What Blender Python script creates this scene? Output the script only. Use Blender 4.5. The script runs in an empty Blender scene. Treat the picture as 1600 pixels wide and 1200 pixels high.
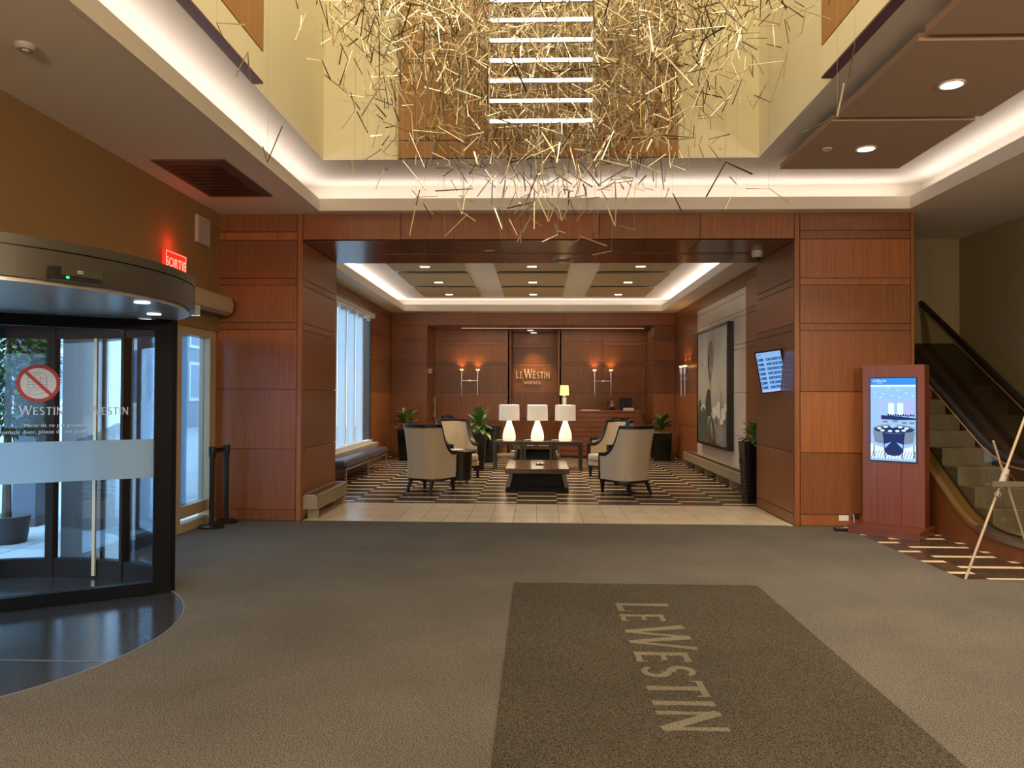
import bpy, bmesh, math, random
from mathutils import Vector, Matrix
random.seed(7)
PI = math.pi
SC = bpy.context.scene
COL = SC.collection

# ------------------------------------------------------------------ camera, world, exposure, large lights
def setup_camera():
    F = 1180.0
    psi = math.atan(40 / F); th = math.atan(17 / F); rho = 0.0045
    fw = Vector((-math.sin(psi) * math.cos(th), math.cos(psi) * math.cos(th), math.sin(th)))
    rt = Vector((math.cos(psi), math.sin(psi), 0)); up = rt.cross(fw)
    c, s = math.cos(rho), math.sin(rho)
    R = rt * c + up * s; U = up * c - rt * s
    cam = bpy.data.cameras.new('camera'); ob = bpy.data.objects.new('camera', cam); COL.objects.link(ob)
    m = Matrix(((R.x, U.x, -fw.x, 0), (R.y, U.y, -fw.y, 0), (R.z, U.z, -fw.z, 1.65), (0, 0, 0, 1)))
    ob.matrix_world = m
    cam.sensor_width = 36; cam.lens = F / 1600 * 36; cam.clip_start = 0.05; cam.clip_end = 200
    SC.camera = ob
setup_camera()

vs = SC.view_settings
SC.display_settings.display_device = 'sRGB'
vs.view_transform = 'Standard'; vs.look = 'None'; vs.gamma = 1.0; vs.exposure = 0.35; vs.use_curve_mapping = False
try:
    SC.cycles.use_denoising = True
    SC.cycles.max_bounces = 10; SC.cycles.transparent_max_bounces = 16
    SC.cycles.sample_clamp_indirect = 6.0; SC.cycles.caustics_reflective = False; SC.cycles.caustics_refractive = False
except Exception:
    pass

W = bpy.data.worlds.new('sky'); SC.world = W; W.use_nodes = True
wn = W.node_tree; bg = wn.nodes['Background']
bg.inputs[0].default_value = (0.52, 0.78, 1.0, 1); bg.inputs[1].default_value = 5.2

def area(name, loc, sx, sy, power, color, rot=(0, 0, 0), spread=PI):
    l = bpy.data.lights.new(name, 'AREA'); l.shape = 'RECTANGLE'; l.size = sx; l.size_y = sy
    l.energy = power; l.color = color; l.spread = spread
    o = bpy.data.objects.new(name, l); COL.objects.link(o); o.location = loc; o.rotation_euler = rot
    return o
def spot(name, loc, power, color, angle=100, blend=.6, parent=None, radius=.05, rot=(0, 0, 0)):
    l = bpy.data.lights.new(name, 'SPOT'); l.energy = power; l.color = color; l.spot_size = math.radians(angle)
    l.spot_blend = blend; l.shadow_soft_size = radius
    o = bpy.data.objects.new(name, l); COL.objects.link(o); o.location = loc; o.rotation_euler = rot; o.parent = parent
    return o
def point(name, loc, power, color, radius=.05, parent=None):
    l = bpy.data.lights.new(name, 'POINT'); l.energy = power; l.color = color; l.shadow_soft_size = radius
    o = bpy.data.objects.new(name, l); COL.objects.link(o); o.location = loc; o.parent = parent
    return o

WARM = (1, .80, .57); COOL = (1, .90, .90); GOLD = (1, .83, .56)
UP = (PI, 0, 0)
# the atrium's ceiling lights
area('atrium_lamp', (0, 5.2, 8.9), 3.6, 5.5, 290, GOLD)
# cove strips of the lobby (lying in the trough behind the lip, shining up)
area('cove_lamp', (-2.98, 5.6, 4.15), .06, 8.0, 13, COOL, UP)
area('cove_lamp', (0.85, 9.74, 4.15), 7.6, .06, 11, COOL, UP)
area('cove_lamp', (4.76, 5.6, 4.15), .06, 8.0, 13, COOL, UP)
# cove strips of the lounge
area('cove_lamp', (-3.60, 15.6, 3.985), .05, 8.0, 19, COOL, (0, math.radians(205), 0))
area('cove_lamp', (3.33, 15.6, 3.985), .05, 8.0, 19, COOL, (0, math.radians(155), 0))
area('cove_lamp', (-0.15, 19.66, 3.985), 6.8, .05, 9, COOL, UP)
area('reception_lamp', (.4, 20.72, 3.46), 5.0, .03, 16, WARM)
# unseen downlights added over the part of the lobby behind the camera
for px, py in ((-3.4, 1.5), (-3.4, -1.5), (0, -1.5), (3.4, -1.5), (3.4, 1.5), (0, .3)):
    spot('added_spot', (px, py, 3.97), 40, WARM, 120, .8)

spot('added_spot', (5.55, 6.0, 3.97), 170, WARM, 150, .8)  # out-of-view spot added to brighten the escalator steps
# point lights added behind the camera to lift the ambient light
for px, py in ((-2.8, -1.6), (-1.3, -1.9), (4.4, -1.6), (4.6, .2), (-1.7, -3.6)):
    point('rear_fill', (px, py, 3.0), 230, (1, .82, .62), .2)

# ------------------------------------------------------------------ materials
def lin(h):
    r = [int(h[i:i + 2], 16) / 255 for i in (0, 2, 4)]
    return tuple(x / 12.92 if x <= .04045 else ((x + .055) / 1.055) ** 2.4 for x in r)
def base(name):
    m = bpy.data.materials.new(name); m.use_nodes = True
    nt = m.node_tree; b = nt.nodes['Principled BSDF']
    return m, nt, b
def P(name, col, rough=.5, metal=0, spec=.5, var=0, scale=30, bump=0, emis=None, estr=0, coat=0, space='OBJ', stretch=(1, 1, 1), sheen=0):
    m, nt, b = base(name)
    b.inputs['Base Color'].default_value = (*col, 1); b.inputs['Roughness'].default_value = rough
    b.inputs['Metallic'].default_value = metal; b.inputs['Specular IOR Level'].default_value = spec
    b.inputs['Coat Weight'].default_value = coat; b.inputs['Coat Roughness'].default_value = .15
    if sheen: b.inputs['Sheen Weight'].default_value = sheen
    if emis:
        b.inputs['Emission Color'].default_value = (*emis, 1); b.inputs['Emission Strength'].default_value = estr
    if var or bump:
        if space == 'OBJ':
            tc = nt.nodes.new('ShaderNodeTexCoord'); src = tc.outputs['Object']
        else:
            g = nt.nodes.new('ShaderNodeNewGeometry'); src = g.outputs['Position']
        mp = nt.nodes.new('ShaderNodeMapping'); nt.links.new(src, mp.inputs[0]); mp.inputs['Scale'].default_value = stretch
        n = nt.nodes.new('ShaderNodeTexNoise'); n.inputs['Scale'].default_value = scale; n.inputs['Detail'].default_value = 4
        nt.links.new(mp.outputs[0], n.inputs['Vector'])
        if var:
            r = nt.nodes.new('ShaderNodeValToRGB')
            r.color_ramp.elements[0].position = .3; r.color_ramp.elements[1].position = .7
            r.color_ramp.elements[0].color = (*[max(0, c * (1 - var)) for c in col], 1)
            r.color_ramp.elements[1].color = (*[min(1, c * (1 + var)) for c in col], 1)
            nt.links.new(n.outputs['Fac'], r.inputs[0]); nt.links.new(r.outputs[0], b.inputs['Base Color'])
        if bump:
            bp = nt.nodes.new('ShaderNodeBump'); bp.inputs['Strength'].default_value = bump; bp.inputs['Distance'].default_value = .01
            nt.links.new(n.outputs['Fac'], bp.inputs['Height']); nt.links.new(bp.outputs[0], b.inputs['Normal'])
    return m
def wood(name, c0, c1, rough=.34, grain=(55, 55, 1.3), shift=.28, coat=.0):
    m, nt, b = base(name)
    g = nt.nodes.new('ShaderNodeNewGeometry'); oi = nt.nodes.new('ShaderNodeObjectInfo')
    mp = nt.nodes.new('ShaderNodeMapping'); mp.inputs['Scale'].default_value = grain
    nt.links.new(g.outputs['Position'], mp.inputs[0])
    add = nt.nodes.new('ShaderNodeVectorMath'); add.operation = 'ADD'
    cmb = nt.nodes.new('ShaderNodeCombineXYZ'); mu = nt.nodes.new('ShaderNodeMath'); mu.operation = 'MULTIPLY'; mu.inputs[1].default_value = 37
    nt.links.new(oi.outputs['Random'], mu.inputs[0]); nt.links.new(mu.outputs[0], cmb.inputs[0]); nt.links.new(mu.outputs[0], cmb.inputs[2])
    nt.links.new(mp.outputs[0], add.inputs[0]); nt.links.new(cmb.outputs[0], add.inputs[1])
    n = nt.nodes.new('ShaderNodeTexNoise'); n.inputs['Scale'].default_value = 1; n.inputs['Detail'].default_value = 5; n.inputs['Roughness'].default_value = .65
    nt.links.new(add.outputs[0], n.inputs['Vector'])
    r = nt.nodes.new('ShaderNodeValToRGB'); r.color_ramp.elements[0].position = .3; r.color_ramp.elements[1].position = .72
    r.color_ramp.elements[0].color = (*c0, 1); r.color_ramp.elements[1].color = (*c1, 1)
    nt.links.new(n.outputs['Fac'], r.inputs[0])
    hs = nt.nodes.new('ShaderNodeHueSaturation')
    mr = nt.nodes.new('ShaderNodeMapRange'); mr.inputs[3].default_value = 1 - shift; mr.inputs[4].default_value = 1 + shift
    nt.links.new(oi.outputs['Random'], mr.inputs[0]); nt.links.new(mr.outputs[0], hs.inputs['Value'])
    nt.links.new(r.outputs[0], hs.inputs['Color']); nt.links.new(hs.outputs[0], b.inputs['Base Color'])
    b.inputs['Roughness'].default_value = rough; b.inputs['Coat Weight'].default_value = coat; b.inputs['Coat Roughness'].default_value = .12
    return m
def tilemat(name, col, shift, rough, var=.12, scale=3, spec=.5):
    m, nt, b = base(name)
    g = nt.nodes.new('ShaderNodeNewGeometry'); oi = nt.nodes.new('ShaderNodeObjectInfo')
    n = nt.nodes.new('ShaderNodeTexNoise'); n.inputs['Scale'].default_value = scale; n.inputs['Detail'].default_value = 6; n.inputs['Distortion'].default_value = .6
    nt.links.new(g.outputs['Position'], n.inputs['Vector'])
    r = nt.nodes.new('ShaderNodeValToRGB'); r.color_ramp.elements[0].position = .3; r.color_ramp.elements[1].position = .7
    r.color_ramp.elements[0].color = (*[c * (1 - var) for c in col], 1); r.color_ramp.elements[1].color = (*[c * (1 + var) for c in col], 1)
    nt.links.new(n.outputs['Fac'], r.inputs[0])
    hs = nt.nodes.new('ShaderNodeHueSaturation')
    mr = nt.nodes.new('ShaderNodeMapRange'); mr.inputs[3].default_value = 1 - shift; mr.inputs[4].default_value = 1 + shift
    nt.links.new(oi.outputs['Random'], mr.inputs[0]); nt.links.new(mr.outputs[0], hs.inputs['Value'])
    nt.links.new(r.outputs[0], hs.inputs['Color']); nt.links.new(hs.outputs[0], b.inputs['Base Color'])
    b.inputs['Roughness'].default_value = rough; b.inputs['Specular IOR Level'].default_value = spec
    return m
def glass(name, tint=(1, 1, 1), refl=1.0):
    m = bpy.data.materials.new(name); m.use_nodes = True; nt = m.node_tree; nt.nodes.clear()
    out = nt.nodes.new('ShaderNodeOutputMaterial'); mix = nt.nodes.new('ShaderNodeMixShader')
    tr = nt.nodes.new('ShaderNodeBsdfTransparent'); tr.inputs[0].default_value = (*tint, 1)
    gl = nt.nodes.new('ShaderNodeBsdfGlossy'); gl.inputs['Roughness'].default_value = .02
    fr = nt.nodes.new('ShaderNodeFresnel'); fr.inputs[0].default_value = 1.45
    mu = nt.nodes.new('ShaderNodeMath'); mu.operation = 'MULTIPLY'; mu.inputs[1].default_value = refl
    nt.links.new(fr.outputs[0], mu.inputs[0]); nt.links.new(mu.outputs[0], mix.inputs[0])
    nt.links.new(tr.outputs[0], mix.inputs[1]); nt.links.new(gl.outputs[0], mix.inputs[2]); nt.links.new(mix.outputs[0], out.inputs[0])
    return m
def frosted(name, col, trans=.35):
    m = bpy.data.materials.new(name); m.use_nodes = True; nt = m.node_tree; nt.nodes.clear()
    out = nt.nodes.new('ShaderNodeOutputMaterial'); mix = nt.nodes.new('ShaderNodeMixShader'); mix.inputs[0].default_value = trans
    a = nt.nodes.new('ShaderNodeBsdfTranslucent'); a.inputs[0].default_value = (*col, 1)
    d = nt.nodes.new('ShaderNodeBsdfDiffuse'); d.inputs[0].default_value = (*col, 1)
    nt.links.new(a.outputs[0], mix.inputs[1]); nt.links.new(d.outputs[0], mix.inputs[2]); nt.links.new(mix.outputs[0], out.inputs[0])
    return m
def carpet(name, c, c2, scale=240):
    m, nt, b = base(name)
    g = nt.nodes.new('ShaderNodeNewGeometry')
    n = nt.nodes.new('ShaderNodeTexNoise'); n.inputs['Scale'].default_value = scale; n.inputs['Detail'].default_value = 2
    n2 = nt.nodes.new('ShaderNodeTexNoise'); n2.inputs['Scale'].default_value = 1.1; n2.inputs['Detail'].default_value = 4
    mpn = nt.nodes.new('ShaderNodeMapping'); mpn.inputs['Location'].default_value = (3.1, 1.7, .0137); nt.links.new(g.outputs['Position'], mpn.inputs[0])
    nt.links.new(mpn.outputs[0], n.inputs['Vector']); nt.links.new(mpn.outputs[0], n2.inputs['Vector'])
    r = nt.nodes.new('ShaderNodeValToRGB'); r.color_ramp.elements[0].position = .43; r.color_ramp.elements[1].position = .57
    r.color_ramp.elements[0].color = (*c, 1); r.color_ramp.elements[1].color = (*c2, 1)
    nt.links.new(n.outputs['Fac'], r.inputs[0])
    mr = nt.nodes.new('ShaderNodeMapRange'); mr.inputs[1].default_value = .3; mr.inputs[2].default_value = .7; mr.inputs[3].default_value = .86; mr.inputs[4].default_value = 1.12
    nt.links.new(n2.outputs['Fac'], mr.inputs[0])
    hs = nt.nodes.new('ShaderNodeHueSaturation'); nt.links.new(mr.outputs[0], hs.inputs['Value']); nt.links.new(r.outputs[0], hs.inputs['Color'])
    nt.links.new(hs.outputs[0], b.inputs['Base Color']); b.inputs['Roughness'].default_value = .95; b.inputs['Specular IOR Level'].default_value = .15
    bp = nt.nodes.new('ShaderNodeBump'); bp.inputs['Strength'].default_value = .12; bp.inputs['Distance'].default_value = .002
    nt.links.new(n.outputs['Fac'], bp.inputs['Height']); nt.links.new(bp.outputs[0], b.inputs['Normal'])
    return m

M = {}
M['wood'] = wood('sapele panel', (.195, .062, .019), (.31, .112, .036))
M['wood_dark'] = wood('dark joint', (.03, .009, .004), (.04, .012, .005))
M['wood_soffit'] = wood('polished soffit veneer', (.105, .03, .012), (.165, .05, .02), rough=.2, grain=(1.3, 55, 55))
M['wood_light'] = wood('honey veneer', (.30, .145, .045), (.42, .21, .07), shift=.08)
M['wood_kiosk'] = wood('kiosk veneer', (.13, .035, .016), (.21, .06, .03), rough=.3, grain=(90, 90, .8))
M['wood_desk'] = wood('desk veneer', (.17, .048, .016), (.27, .082, .027), grain=(1.2, 50, 50), shift=.12)
M['espresso'] = wood('espresso wood', (.010, .006, .004), (.022, .012, .008), rough=.38, grain=(1.5, 40, 40), shift=.1)
M['table_top'] = wood('dark figured tabletop', (.05, .028, .017), (.12, .07, .042), rough=.16, grain=(6, 6, 6), shift=.1)
M['black_trim'] = P('black lacquer', (.010, .008, .008), .33)
M['paint'] = P('ceiling paint', (.74, .68, .58), .8)
M['cream'] = P('atrium paint', (.74, .68, .46), .7)
M['plum'] = P('plum paint', (.11, .055, .075), .5)
M['brownwall'] = P('brown wall covering', (.27, .155, .055), .8, var=.07, scale=90, space='W')
M['olivewall'] = P('olive wall covering', (.25, .20, .105), .8, var=.06, scale=60, space='W')
M['acoustic'] = P('taupe acoustic panel', (.40, .28, .19), .95, var=.06, scale=150, space='W')
M['acoustic2'] = P('tan acoustic panel', (.46, .34, .19), .95, var=.06, scale=150, space='W')
M['vent'] = P('vent brown', (.09, .062, .042), .6)
M['stone'] = tilemat('cream marble panel', (.66, .57, .46), .07, .3, .10, 1.4)
M['tile'] = tilemat('cream marble tile', (.74, .64, .47), .05, .24, .08, 2.5)
M['grout'] = P('grout', (.22, .17, .11), .9)
M['darktile'] = tilemat('dark brown floor tile', (.068, .045, .030), .35, .24, .12, 6)
M['inlay'] = tilemat('cream inlay strip', (.78, .64, .42), .06, .3, .08, 4)
M['carpet'] = carpet('grey brown carpet', (.058, .052, .044), (.164, .149, .127), 140)
M['mat'] = carpet('dark entrance mat pile', (.020, .017, .012), (.094, .081, .058), 150)
M['matletter'] = carpet('pale mat pile', (.08, .071, .05), (.225, .20, .145), 165)
M['granite'] = P('dark polished granite', (.035, .035, .038), .17, var=.5, scale=320, space='W')
M['granite_line'] = P('granite joint', (.16, .15, .15), .5)
M['blackmetal'] = P('black anodised metal', (.004, .004, .005), .5, spec=.12)
M['canopy'] = P('bronze grey metal', (.075, .066, .05), .38, metal=.6)
M['soffit_metal'] = P('brushed grey metal', (.50, .47, .42), .28, metal=.4)
M['alu'] = P('beige aluminium', (.50, .40, .27), .4, metal=.2)
M['silver'] = P('brushed steel', (.55, .54, .52), .28, metal=1)
M['chrome'] = P('chrome', (.72, .72, .73), .25, metal=.75)
M['bronze'] = P('bronze deck', (.40, .235, .10), .3, metal=.7)
M['heater'] = P('khaki enamel', (.28, .225, .14), .45)
M['matte_black'] = P('matte black', (.004, .004, .004), .6, spec=.15)
M['white'] = P('white plastic', (.75, .73, .68), .4)
M['offwhite'] = P('grey white plastic', (.42, .38, .33), .5)
M['black'] = P('black plastic', (.008, .008, .009), .3)
M['rubber'] = P('black rubber', (.006, .006, .007), .38)
M['glass'] = glass('clear glass', (1, 1, 1), .5)
M['glass_blue'] = glass('tinted glass', (.82, .92, 1.0), .6)
M['glass_dark'] = glass('smoked glass', (.88, .88, .80), .12)
M['frost'] = frosted('frosted film', (.62, .80, .92))
M['blind'] = frosted('white blind fabric', (.80, .86, .92), .25)
M['frostink'] = frosted('frosted lettering', (.80, .86, .92), .5)
M['redink'] = P('red print', (.42, .02, .015), .5)
M['greyink'] = P('grey print', (.25, .25, .26), .5)
M['whiteprint'] = P('white print', (.62, .60, .60), .5)
M['fabric'] = P('beige upholstery', (.50, .415, .30), .9, var=.05, scale=300, sheen=.2)
M['leather'] = P('blue grey leather', (.075, .068, .085), .33, bump=.05, scale=14)
M['shade'] = P('white lamp shade', (.74, .70, .64), .8, emis=(1, .86, .68), estr=.08)
M['lampglass'] = P('lit milk glass', (.85, .8, .7), .25, emis=(1, .83, .55), estr=.62)
M['deskshade'] = P('lit yellow shade', (.8, .7, .35), .7, emis=(1, .80, .22), estr=1.0)
M['led'] = P('led tube', (1, 1, 1), .4, emis=(1, .90, .74), estr=7)
M['lens'] = P('lit lens', (1, 1, 1), .4, emis=(1, .88, .70), estr=6)
M['lens_dim'] = P('dim lens', (1, 1, 1), .4, emis=(1, .75, .5), estr=.5)
M['lens_cool'] = P('lit cool lens', (1, 1, 1), .4, emis=(.85, .93, 1), estr=3)
M['flame'] = P('lit torch cup', (1, .8, .5), .4, emis=(1, .55, .16), estr=3.5)
M['gold'] = P('gold letters', (.95, .80, .50), .45, metal=.1)
M['rod'] = P('champagne gold strip', (.76, .67, .46), .34, metal=.9)
M['rod_silhouette'] = P('silhouetted gold strip', (.13, .105, .07), .40, metal=.9)  # dark copy of the gold strip, painting backlit strips as silhouettes
M['wire'] = P('thin steel wire', (.5, .48, .42), .4, metal=.8)
M['exit'] = P('red exit sign', (.5, .01, .005), .4, emis=(1, .012, .006), estr=1.6)
M['exitink'] = P('pale exit letters', (1, .4, .3), .4, emis=(1, .30, .20), estr=1.2)
M['planter'] = P('black glossy planter', (.006, .006, .006), .18)
M['soil'] = P('dark soil', (.02, .013, .008), .95)
M['pebble'] = P('pale pebble rim', (.6, .55, .45), .6)
M['leaf'] = P('green leaf', (.085, .19, .03), .42, var=.45, scale=9)
M['leaf2'] = P('variegated leaf', (.22, .27, .08), .42, var=.5, scale=14)
M['conifer'] = P('conifer green', (.06, .13, .03), .7, var=.5, scale=6)
M['bark'] = P('bark', (.08, .05, .03), .9)
M['skin'] = P('skin', (.48, .27, .18), .5)
M['hair'] = P('brown hair', (.10, .045, .018), .6)
M['maskfabric'] = P('white face mask', (.72, .71, .70), .8)
M['suit'] = P('black suit', (.012, .012, .014), .8)
M['step'] = P('escalator step', (.19, .17, .13), .55, metal=.3, var=.25, scale=200, stretch=(1, .02, .02))
M['skirtdark'] = P('dark brown enamel', (.035, .022, .014), .35)
M['pavement'] = P('pale pavement', (.34, .36, .38), .8, var=.08, scale=2, space='W')
M['outcol'] = P('blue grey cladding', (.05, .06, .09), .4)
M['outcol2'] = P('dark brown cladding', (.03, .024, .024), .5)
M['facade'] = P('pale facade', (.50, .55, .60), .8)
M['facade2'] = P('grey facade', (.20, .23, .28), .8)
M['winglass'] = P('far window glass', (.10, .15, .22), .12)
M['purple'] = P('violet banner', (.07, .06, .35), .7)
M['paper'] = P('paper', (.72, .66, .55), .7)
def em(name, hexc, s=1.0):
    c = lin(hexc); return P(name, (0, 0, 0), .4, emis=c, estr=s, spec=.3)
M['s_blue'] = em('screen blue', '2f83d8', 1.1); M['s_pale'] = em('screen pale', '9fc8f5', .85); M['s_mid'] = em('screen mid', '86b4ee', 1.1)
M['s_white'] = em('screen white', 'd6e8ff', 1.0); M['s_navy'] = em('screen navy', '16285e', 1.0); M['s_dark'] = em('screen dark', '10183a', 1.0)
M['s_lav'] = em('screen lavender', '9fa9e0', 1.1); M['s_grey'] = em('screen grey', '6f8298', 1.0); M['s_line'] = em('screen line', '20508f', 1.0)
M['s_tv'] = em('board screen', '8fbdf2', .75)
M['green_led'] = em('green led', '30ff80', 3)
SCR_SKY = M['s_pale']

# painting
def painting_mat():
    m, nt, b = base('abstract painting')
    tc = nt.nodes.new('ShaderNodeTexCoord'); sep = nt.nodes.new('ShaderNodeSeparateXYZ'); nt.links.new(tc.outputs['Object'], sep.inputs[0])
    mp = nt.nodes.new('ShaderNodeMapping'); mp.inputs['Scale'].default_value = (1, 1.6, .7); nt.links.new(tc.outputs['Object'], mp.inputs[0])
    n = nt.nodes.new('ShaderNodeTexNoise'); n.inputs['Scale'].default_value = 1.6; n.inputs['Detail'].default_value = 7; n.inputs['Distortion'].default_value = 1.2
    nt.links.new(mp.outputs[0], n.inputs['Vector'])
    a = nt.nodes.new('ShaderNodeMath'); a.operation = 'MULTIPLY_ADD'; a.inputs[1].default_value = .42; nt.links.new(sep.outputs['Z'], a.inputs[0])
    s = nt.nodes.new('ShaderNodeMath'); s.operation = 'MULTIPLY_ADD'; s.inputs[1].default_value = .9; s.inputs[2].default_value = .06
    nt.links.new(n.outputs['Fac'], s.inputs[0]); nt.links.new(s.outputs[0], a.inputs[2])
    r = nt.nodes.new('ShaderNodeValToRGB'); e = r.color_ramp.elements
    e[0].position = 0; e[0].color = (.03, .028, .02, 1); e[1].position = 1; e[1].color = (.50, .50, .46, 1)
    for p, c in ((.12, (.16, .12, .05)), (.2, (.07, .07, .055)), (.3, (.30, .30, .22)), (.5, (.46, .43, .34)), (.75, (.40, .41, .36))):
        q = e.new(p); q.color = (*c, 1)
    nt.links.new(a.outputs[0], r.inputs[0]); nt.links.new(r.outputs[0], b.inputs['Base Color']); b.inputs['Roughness'].default_value = .55
    return m
M['canvas'] = painting_mat()
M['ink1'] = P('charcoal paint', (.045, .047, .045), .6, var=.4, scale=5)
M['ink2'] = P('grey wash paint', (.20, .20, .18), .6, var=.4, scale=6)
M['ink3'] = P('white paint dabs', (.66, .62, .52), .6, var=.15, scale=7)
M['ink4'] = P('bottle green paint', (.07, .09, .075), .6, var=.5, scale=6)

# ------------------------------------------------------------------ mesh helpers
class MB:
    def __init__(self): self.bm = bmesh.new()
    def _faces(self, vs, fs):
        v = [self.bm.verts.new(p) for p in vs]
        for f in fs:
            try: self.bm.faces.new([v[i] for i in f])
            except ValueError: pass
        return self
    def box(self, x0, y0, z0, x1, y1, z1, bev=0, seg=2, mat=None):
        x0, x1 = min(x0, x1), max(x0, x1); y0, y1 = min(y0, y1), max(y0, y1); z0, z1 = min(z0, z1), max(z0, z1)
        vs = [(x0, y0, z0), (x1, y0, z0), (x1, y1, z0), (x0, y1, z0), (x0, y0, z1), (x1, y0, z1), (x1, y1, z1), (x0, y1, z1)]
        fs = [(0, 3, 2, 1), (4, 5, 6, 7), (0, 1, 5, 4), (1, 2, 6, 5), (2, 3, 7, 6), (3, 0, 4, 7)]
        if not bev and mat is None: return self._faces(vs, fs)
        t = bmesh.new(); v = [t.verts.new(p) for p in vs]
        for f in fs: t.faces.new([v[i] for i in f])
        if bev: bmesh.ops.bevel(t, geom=t.edges[:], offset=bev, segments=seg, affect='EDGES', profile=.5)
        if mat is not None: t.transform(mat)
        me = bpy.data.meshes.new('t'); t.to_mesh(me); t.free(); self.bm.from_mesh(me); bpy.data.meshes.remove(me)
        return self
    def frustum(self, c0, s0, c1, s1):
        vs = []
        for (cx, cy, cz), (sx, sy) in ((c0, s0), (c1, s1)):
            vs += [(cx - sx / 2, cy - sy / 2, cz), (cx + sx / 2, cy - sy / 2, cz), (cx + sx / 2, cy + sy / 2, cz), (cx - sx / 2, cy + sy / 2, cz)]
        return self._faces(vs, [(0, 3, 2, 1), (4, 5, 6, 7), (0, 1, 5, 4), (1, 2, 6, 5), (2, 3, 7, 6), (3, 0, 4, 7)])
    def tube(self, pts, r, n=8, cap=True, sq=None):
        pts = [Vector(p) for p in pts]; rs = r if isinstance(r, (list, tuple)) else [r] * len(pts)
        rings = []
        prev = None
        for i, p in enumerate(pts):
            t = (pts[min(i + 1, len(pts) - 1)] - pts[max(i - 1, 0)]).normalized()
            if prev is None:
                a = Vector((0, 0, 1)) if abs(t.z) < .9 else Vector((1, 0, 0))
                u = t.cross(a).normalized()
            else:
                u = (prev - t * prev.dot(t)).normalized()
            prev = u; w = t.cross(u)
            ring = []
            for k in range(n):
                an = 2 * PI * (k + .5) / n
                ring.append(self.bm.verts.new(p + (u * math.cos(an) + w * math.sin(an)) * rs[i]))
            rings.append(ring)
        for a, b in zip(rings, rings[1:]):
            for k in range(n): self.bm.faces.new((a[k], a[(k + 1) % n], b[(k + 1) % n], b[k]))
        if cap:
            self.bm.faces.new(rings[0][::-1]); self.bm.faces.new(rings[-1])
        return self
    def lathe(self, prof, c=(0, 0, 0), n=24):
        rings = []
        for r, z in prof:
            if r < 1e-5: rings.append([self.bm.verts.new((c[0], c[1], c[2] + z))])
            else: rings.append([self.bm.verts.new((c[0] + r * math.cos(2 * PI * k / n), c[1] + r * math.sin(2 * PI * k / n), c[2] + z)) for k in range(n)])
        for a, b in zip(rings, rings[1:]):
            for k in range(n):
                k2 = (k + 1) % n
                if len(a) == 1 and len(b) == 1: continue
                if len(a) == 1: self.bm.faces.new((a[0], b[k2], b[k]))
                elif len(b) == 1: self.bm.faces.new((a[k], a[k2], b[0]))
                else: self.bm.faces.new((a[k], a[k2], b[k2], b[k]))
        return self
    def prism(self, pts, o, u, v, w, d=0):
        """2-D outline pts laid in the frame o,u,v; extruded by d along w"""
        o, u, v, w = Vector(o), Vector(u), Vector(v), Vector(w)
        a = [self.bm.verts.new(o + u * x + v * y) for x, y in pts]
        if d == 0:
            self.bm.faces.new(a); return self
        b = [self.bm.verts.new(o + u * x + v * y + w * d) for x, y in pts]
        n = len(a)
        self.bm.faces.new(a[::-1]); self.bm.faces.new(b)
        for i in range(n): self.bm.faces.new((a[i], a[(i + 1) % n], b[(i + 1) % n], b[i]))
        return self
    def ring_sector(self, c, r0, r1, z0, z1, a0, a1, n=24):
        rows = []
        full = abs(a1 - a0) >= 359.9
        for i in range(n + (0 if full else 1)):
            an = math.radians(a0 + (a1 - a0) * i / n); co, si = math.cos(an), math.sin(an)
            rows.append([self.bm.verts.new((c[0] + r * co, c[1] + r * si, z)) for r, z in ((r0, z0), (r1, z0), (r1, z1), (r0, z1))])
        m = len(rows)
        for i in range(m if full else m - 1):
            a, b = rows[i], rows[(i + 1) % m]
            for k in range(4): self.bm.faces.new((a[k], a[(k + 1) % 4], b[(k + 1) % 4], b[k]))
        if not full:
            self.bm.faces.new(rows[0][::-1]); self.bm.faces.new(rows[-1])
        return self
    def disc(self, c, r, z, n=32, up=True):
        v = [self.bm.verts.new((c[0] + r * math.cos(2 * PI * k / n), c[1] + r * math.sin(2 * PI * k / n), z)) for k in range(n)]
        self.bm.faces.new(v if up else v[::-1]); return self
    def build(self, name, mat, parent=None, smooth=False, mw=None):
        bmesh.ops.recalc_face_normals(self.bm, faces=self.bm.faces[:])
        me = bpy.data.meshes.new(name); self.bm.to_mesh(me); self.bm.free()
        me.materials.append(M[mat] if isinstance(mat, str) else mat)
        if smooth:
            me.polygons.foreach_set('use_smooth', [True] * len(me.polygons)); me.set_sharp_from_angle(angle=math.radians(40))
        o = bpy.data.objects.new(name, me); COL.objects.link(o)
        if parent is not None: o.parent = parent
        if mw is not None: o.matrix_local = mw
        return o
def tag(o, label=None, cat=None, group=None, kind=None):
    if label: o['label'] = label
    if cat: o['category'] = cat
    if group: o['group'] = group
    if kind: o['kind'] = kind
    return o
def thing(name, label, cat, loc=(0, 0, 0), rz=0, group=None):
    o = bpy.data.objects.new(name, None); COL.objects.link(o); o.empty_display_size = .1
    o.location = loc; o.rotation_euler = (0, 0, rz)
    return tag(o, label, cat, group)
def struct(name, mb, mat, parent=None):
    o = mb.build(name, mat, parent)
    if parent is None: o['kind'] = 'structure'
    return o
def copy_tree(o, parent=None):
    c = o.copy(); COL.objects.link(c)
    if parent is not None: c.parent = parent
    for ch in list(o.children): copy_tree(ch, c)
    return c

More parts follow.
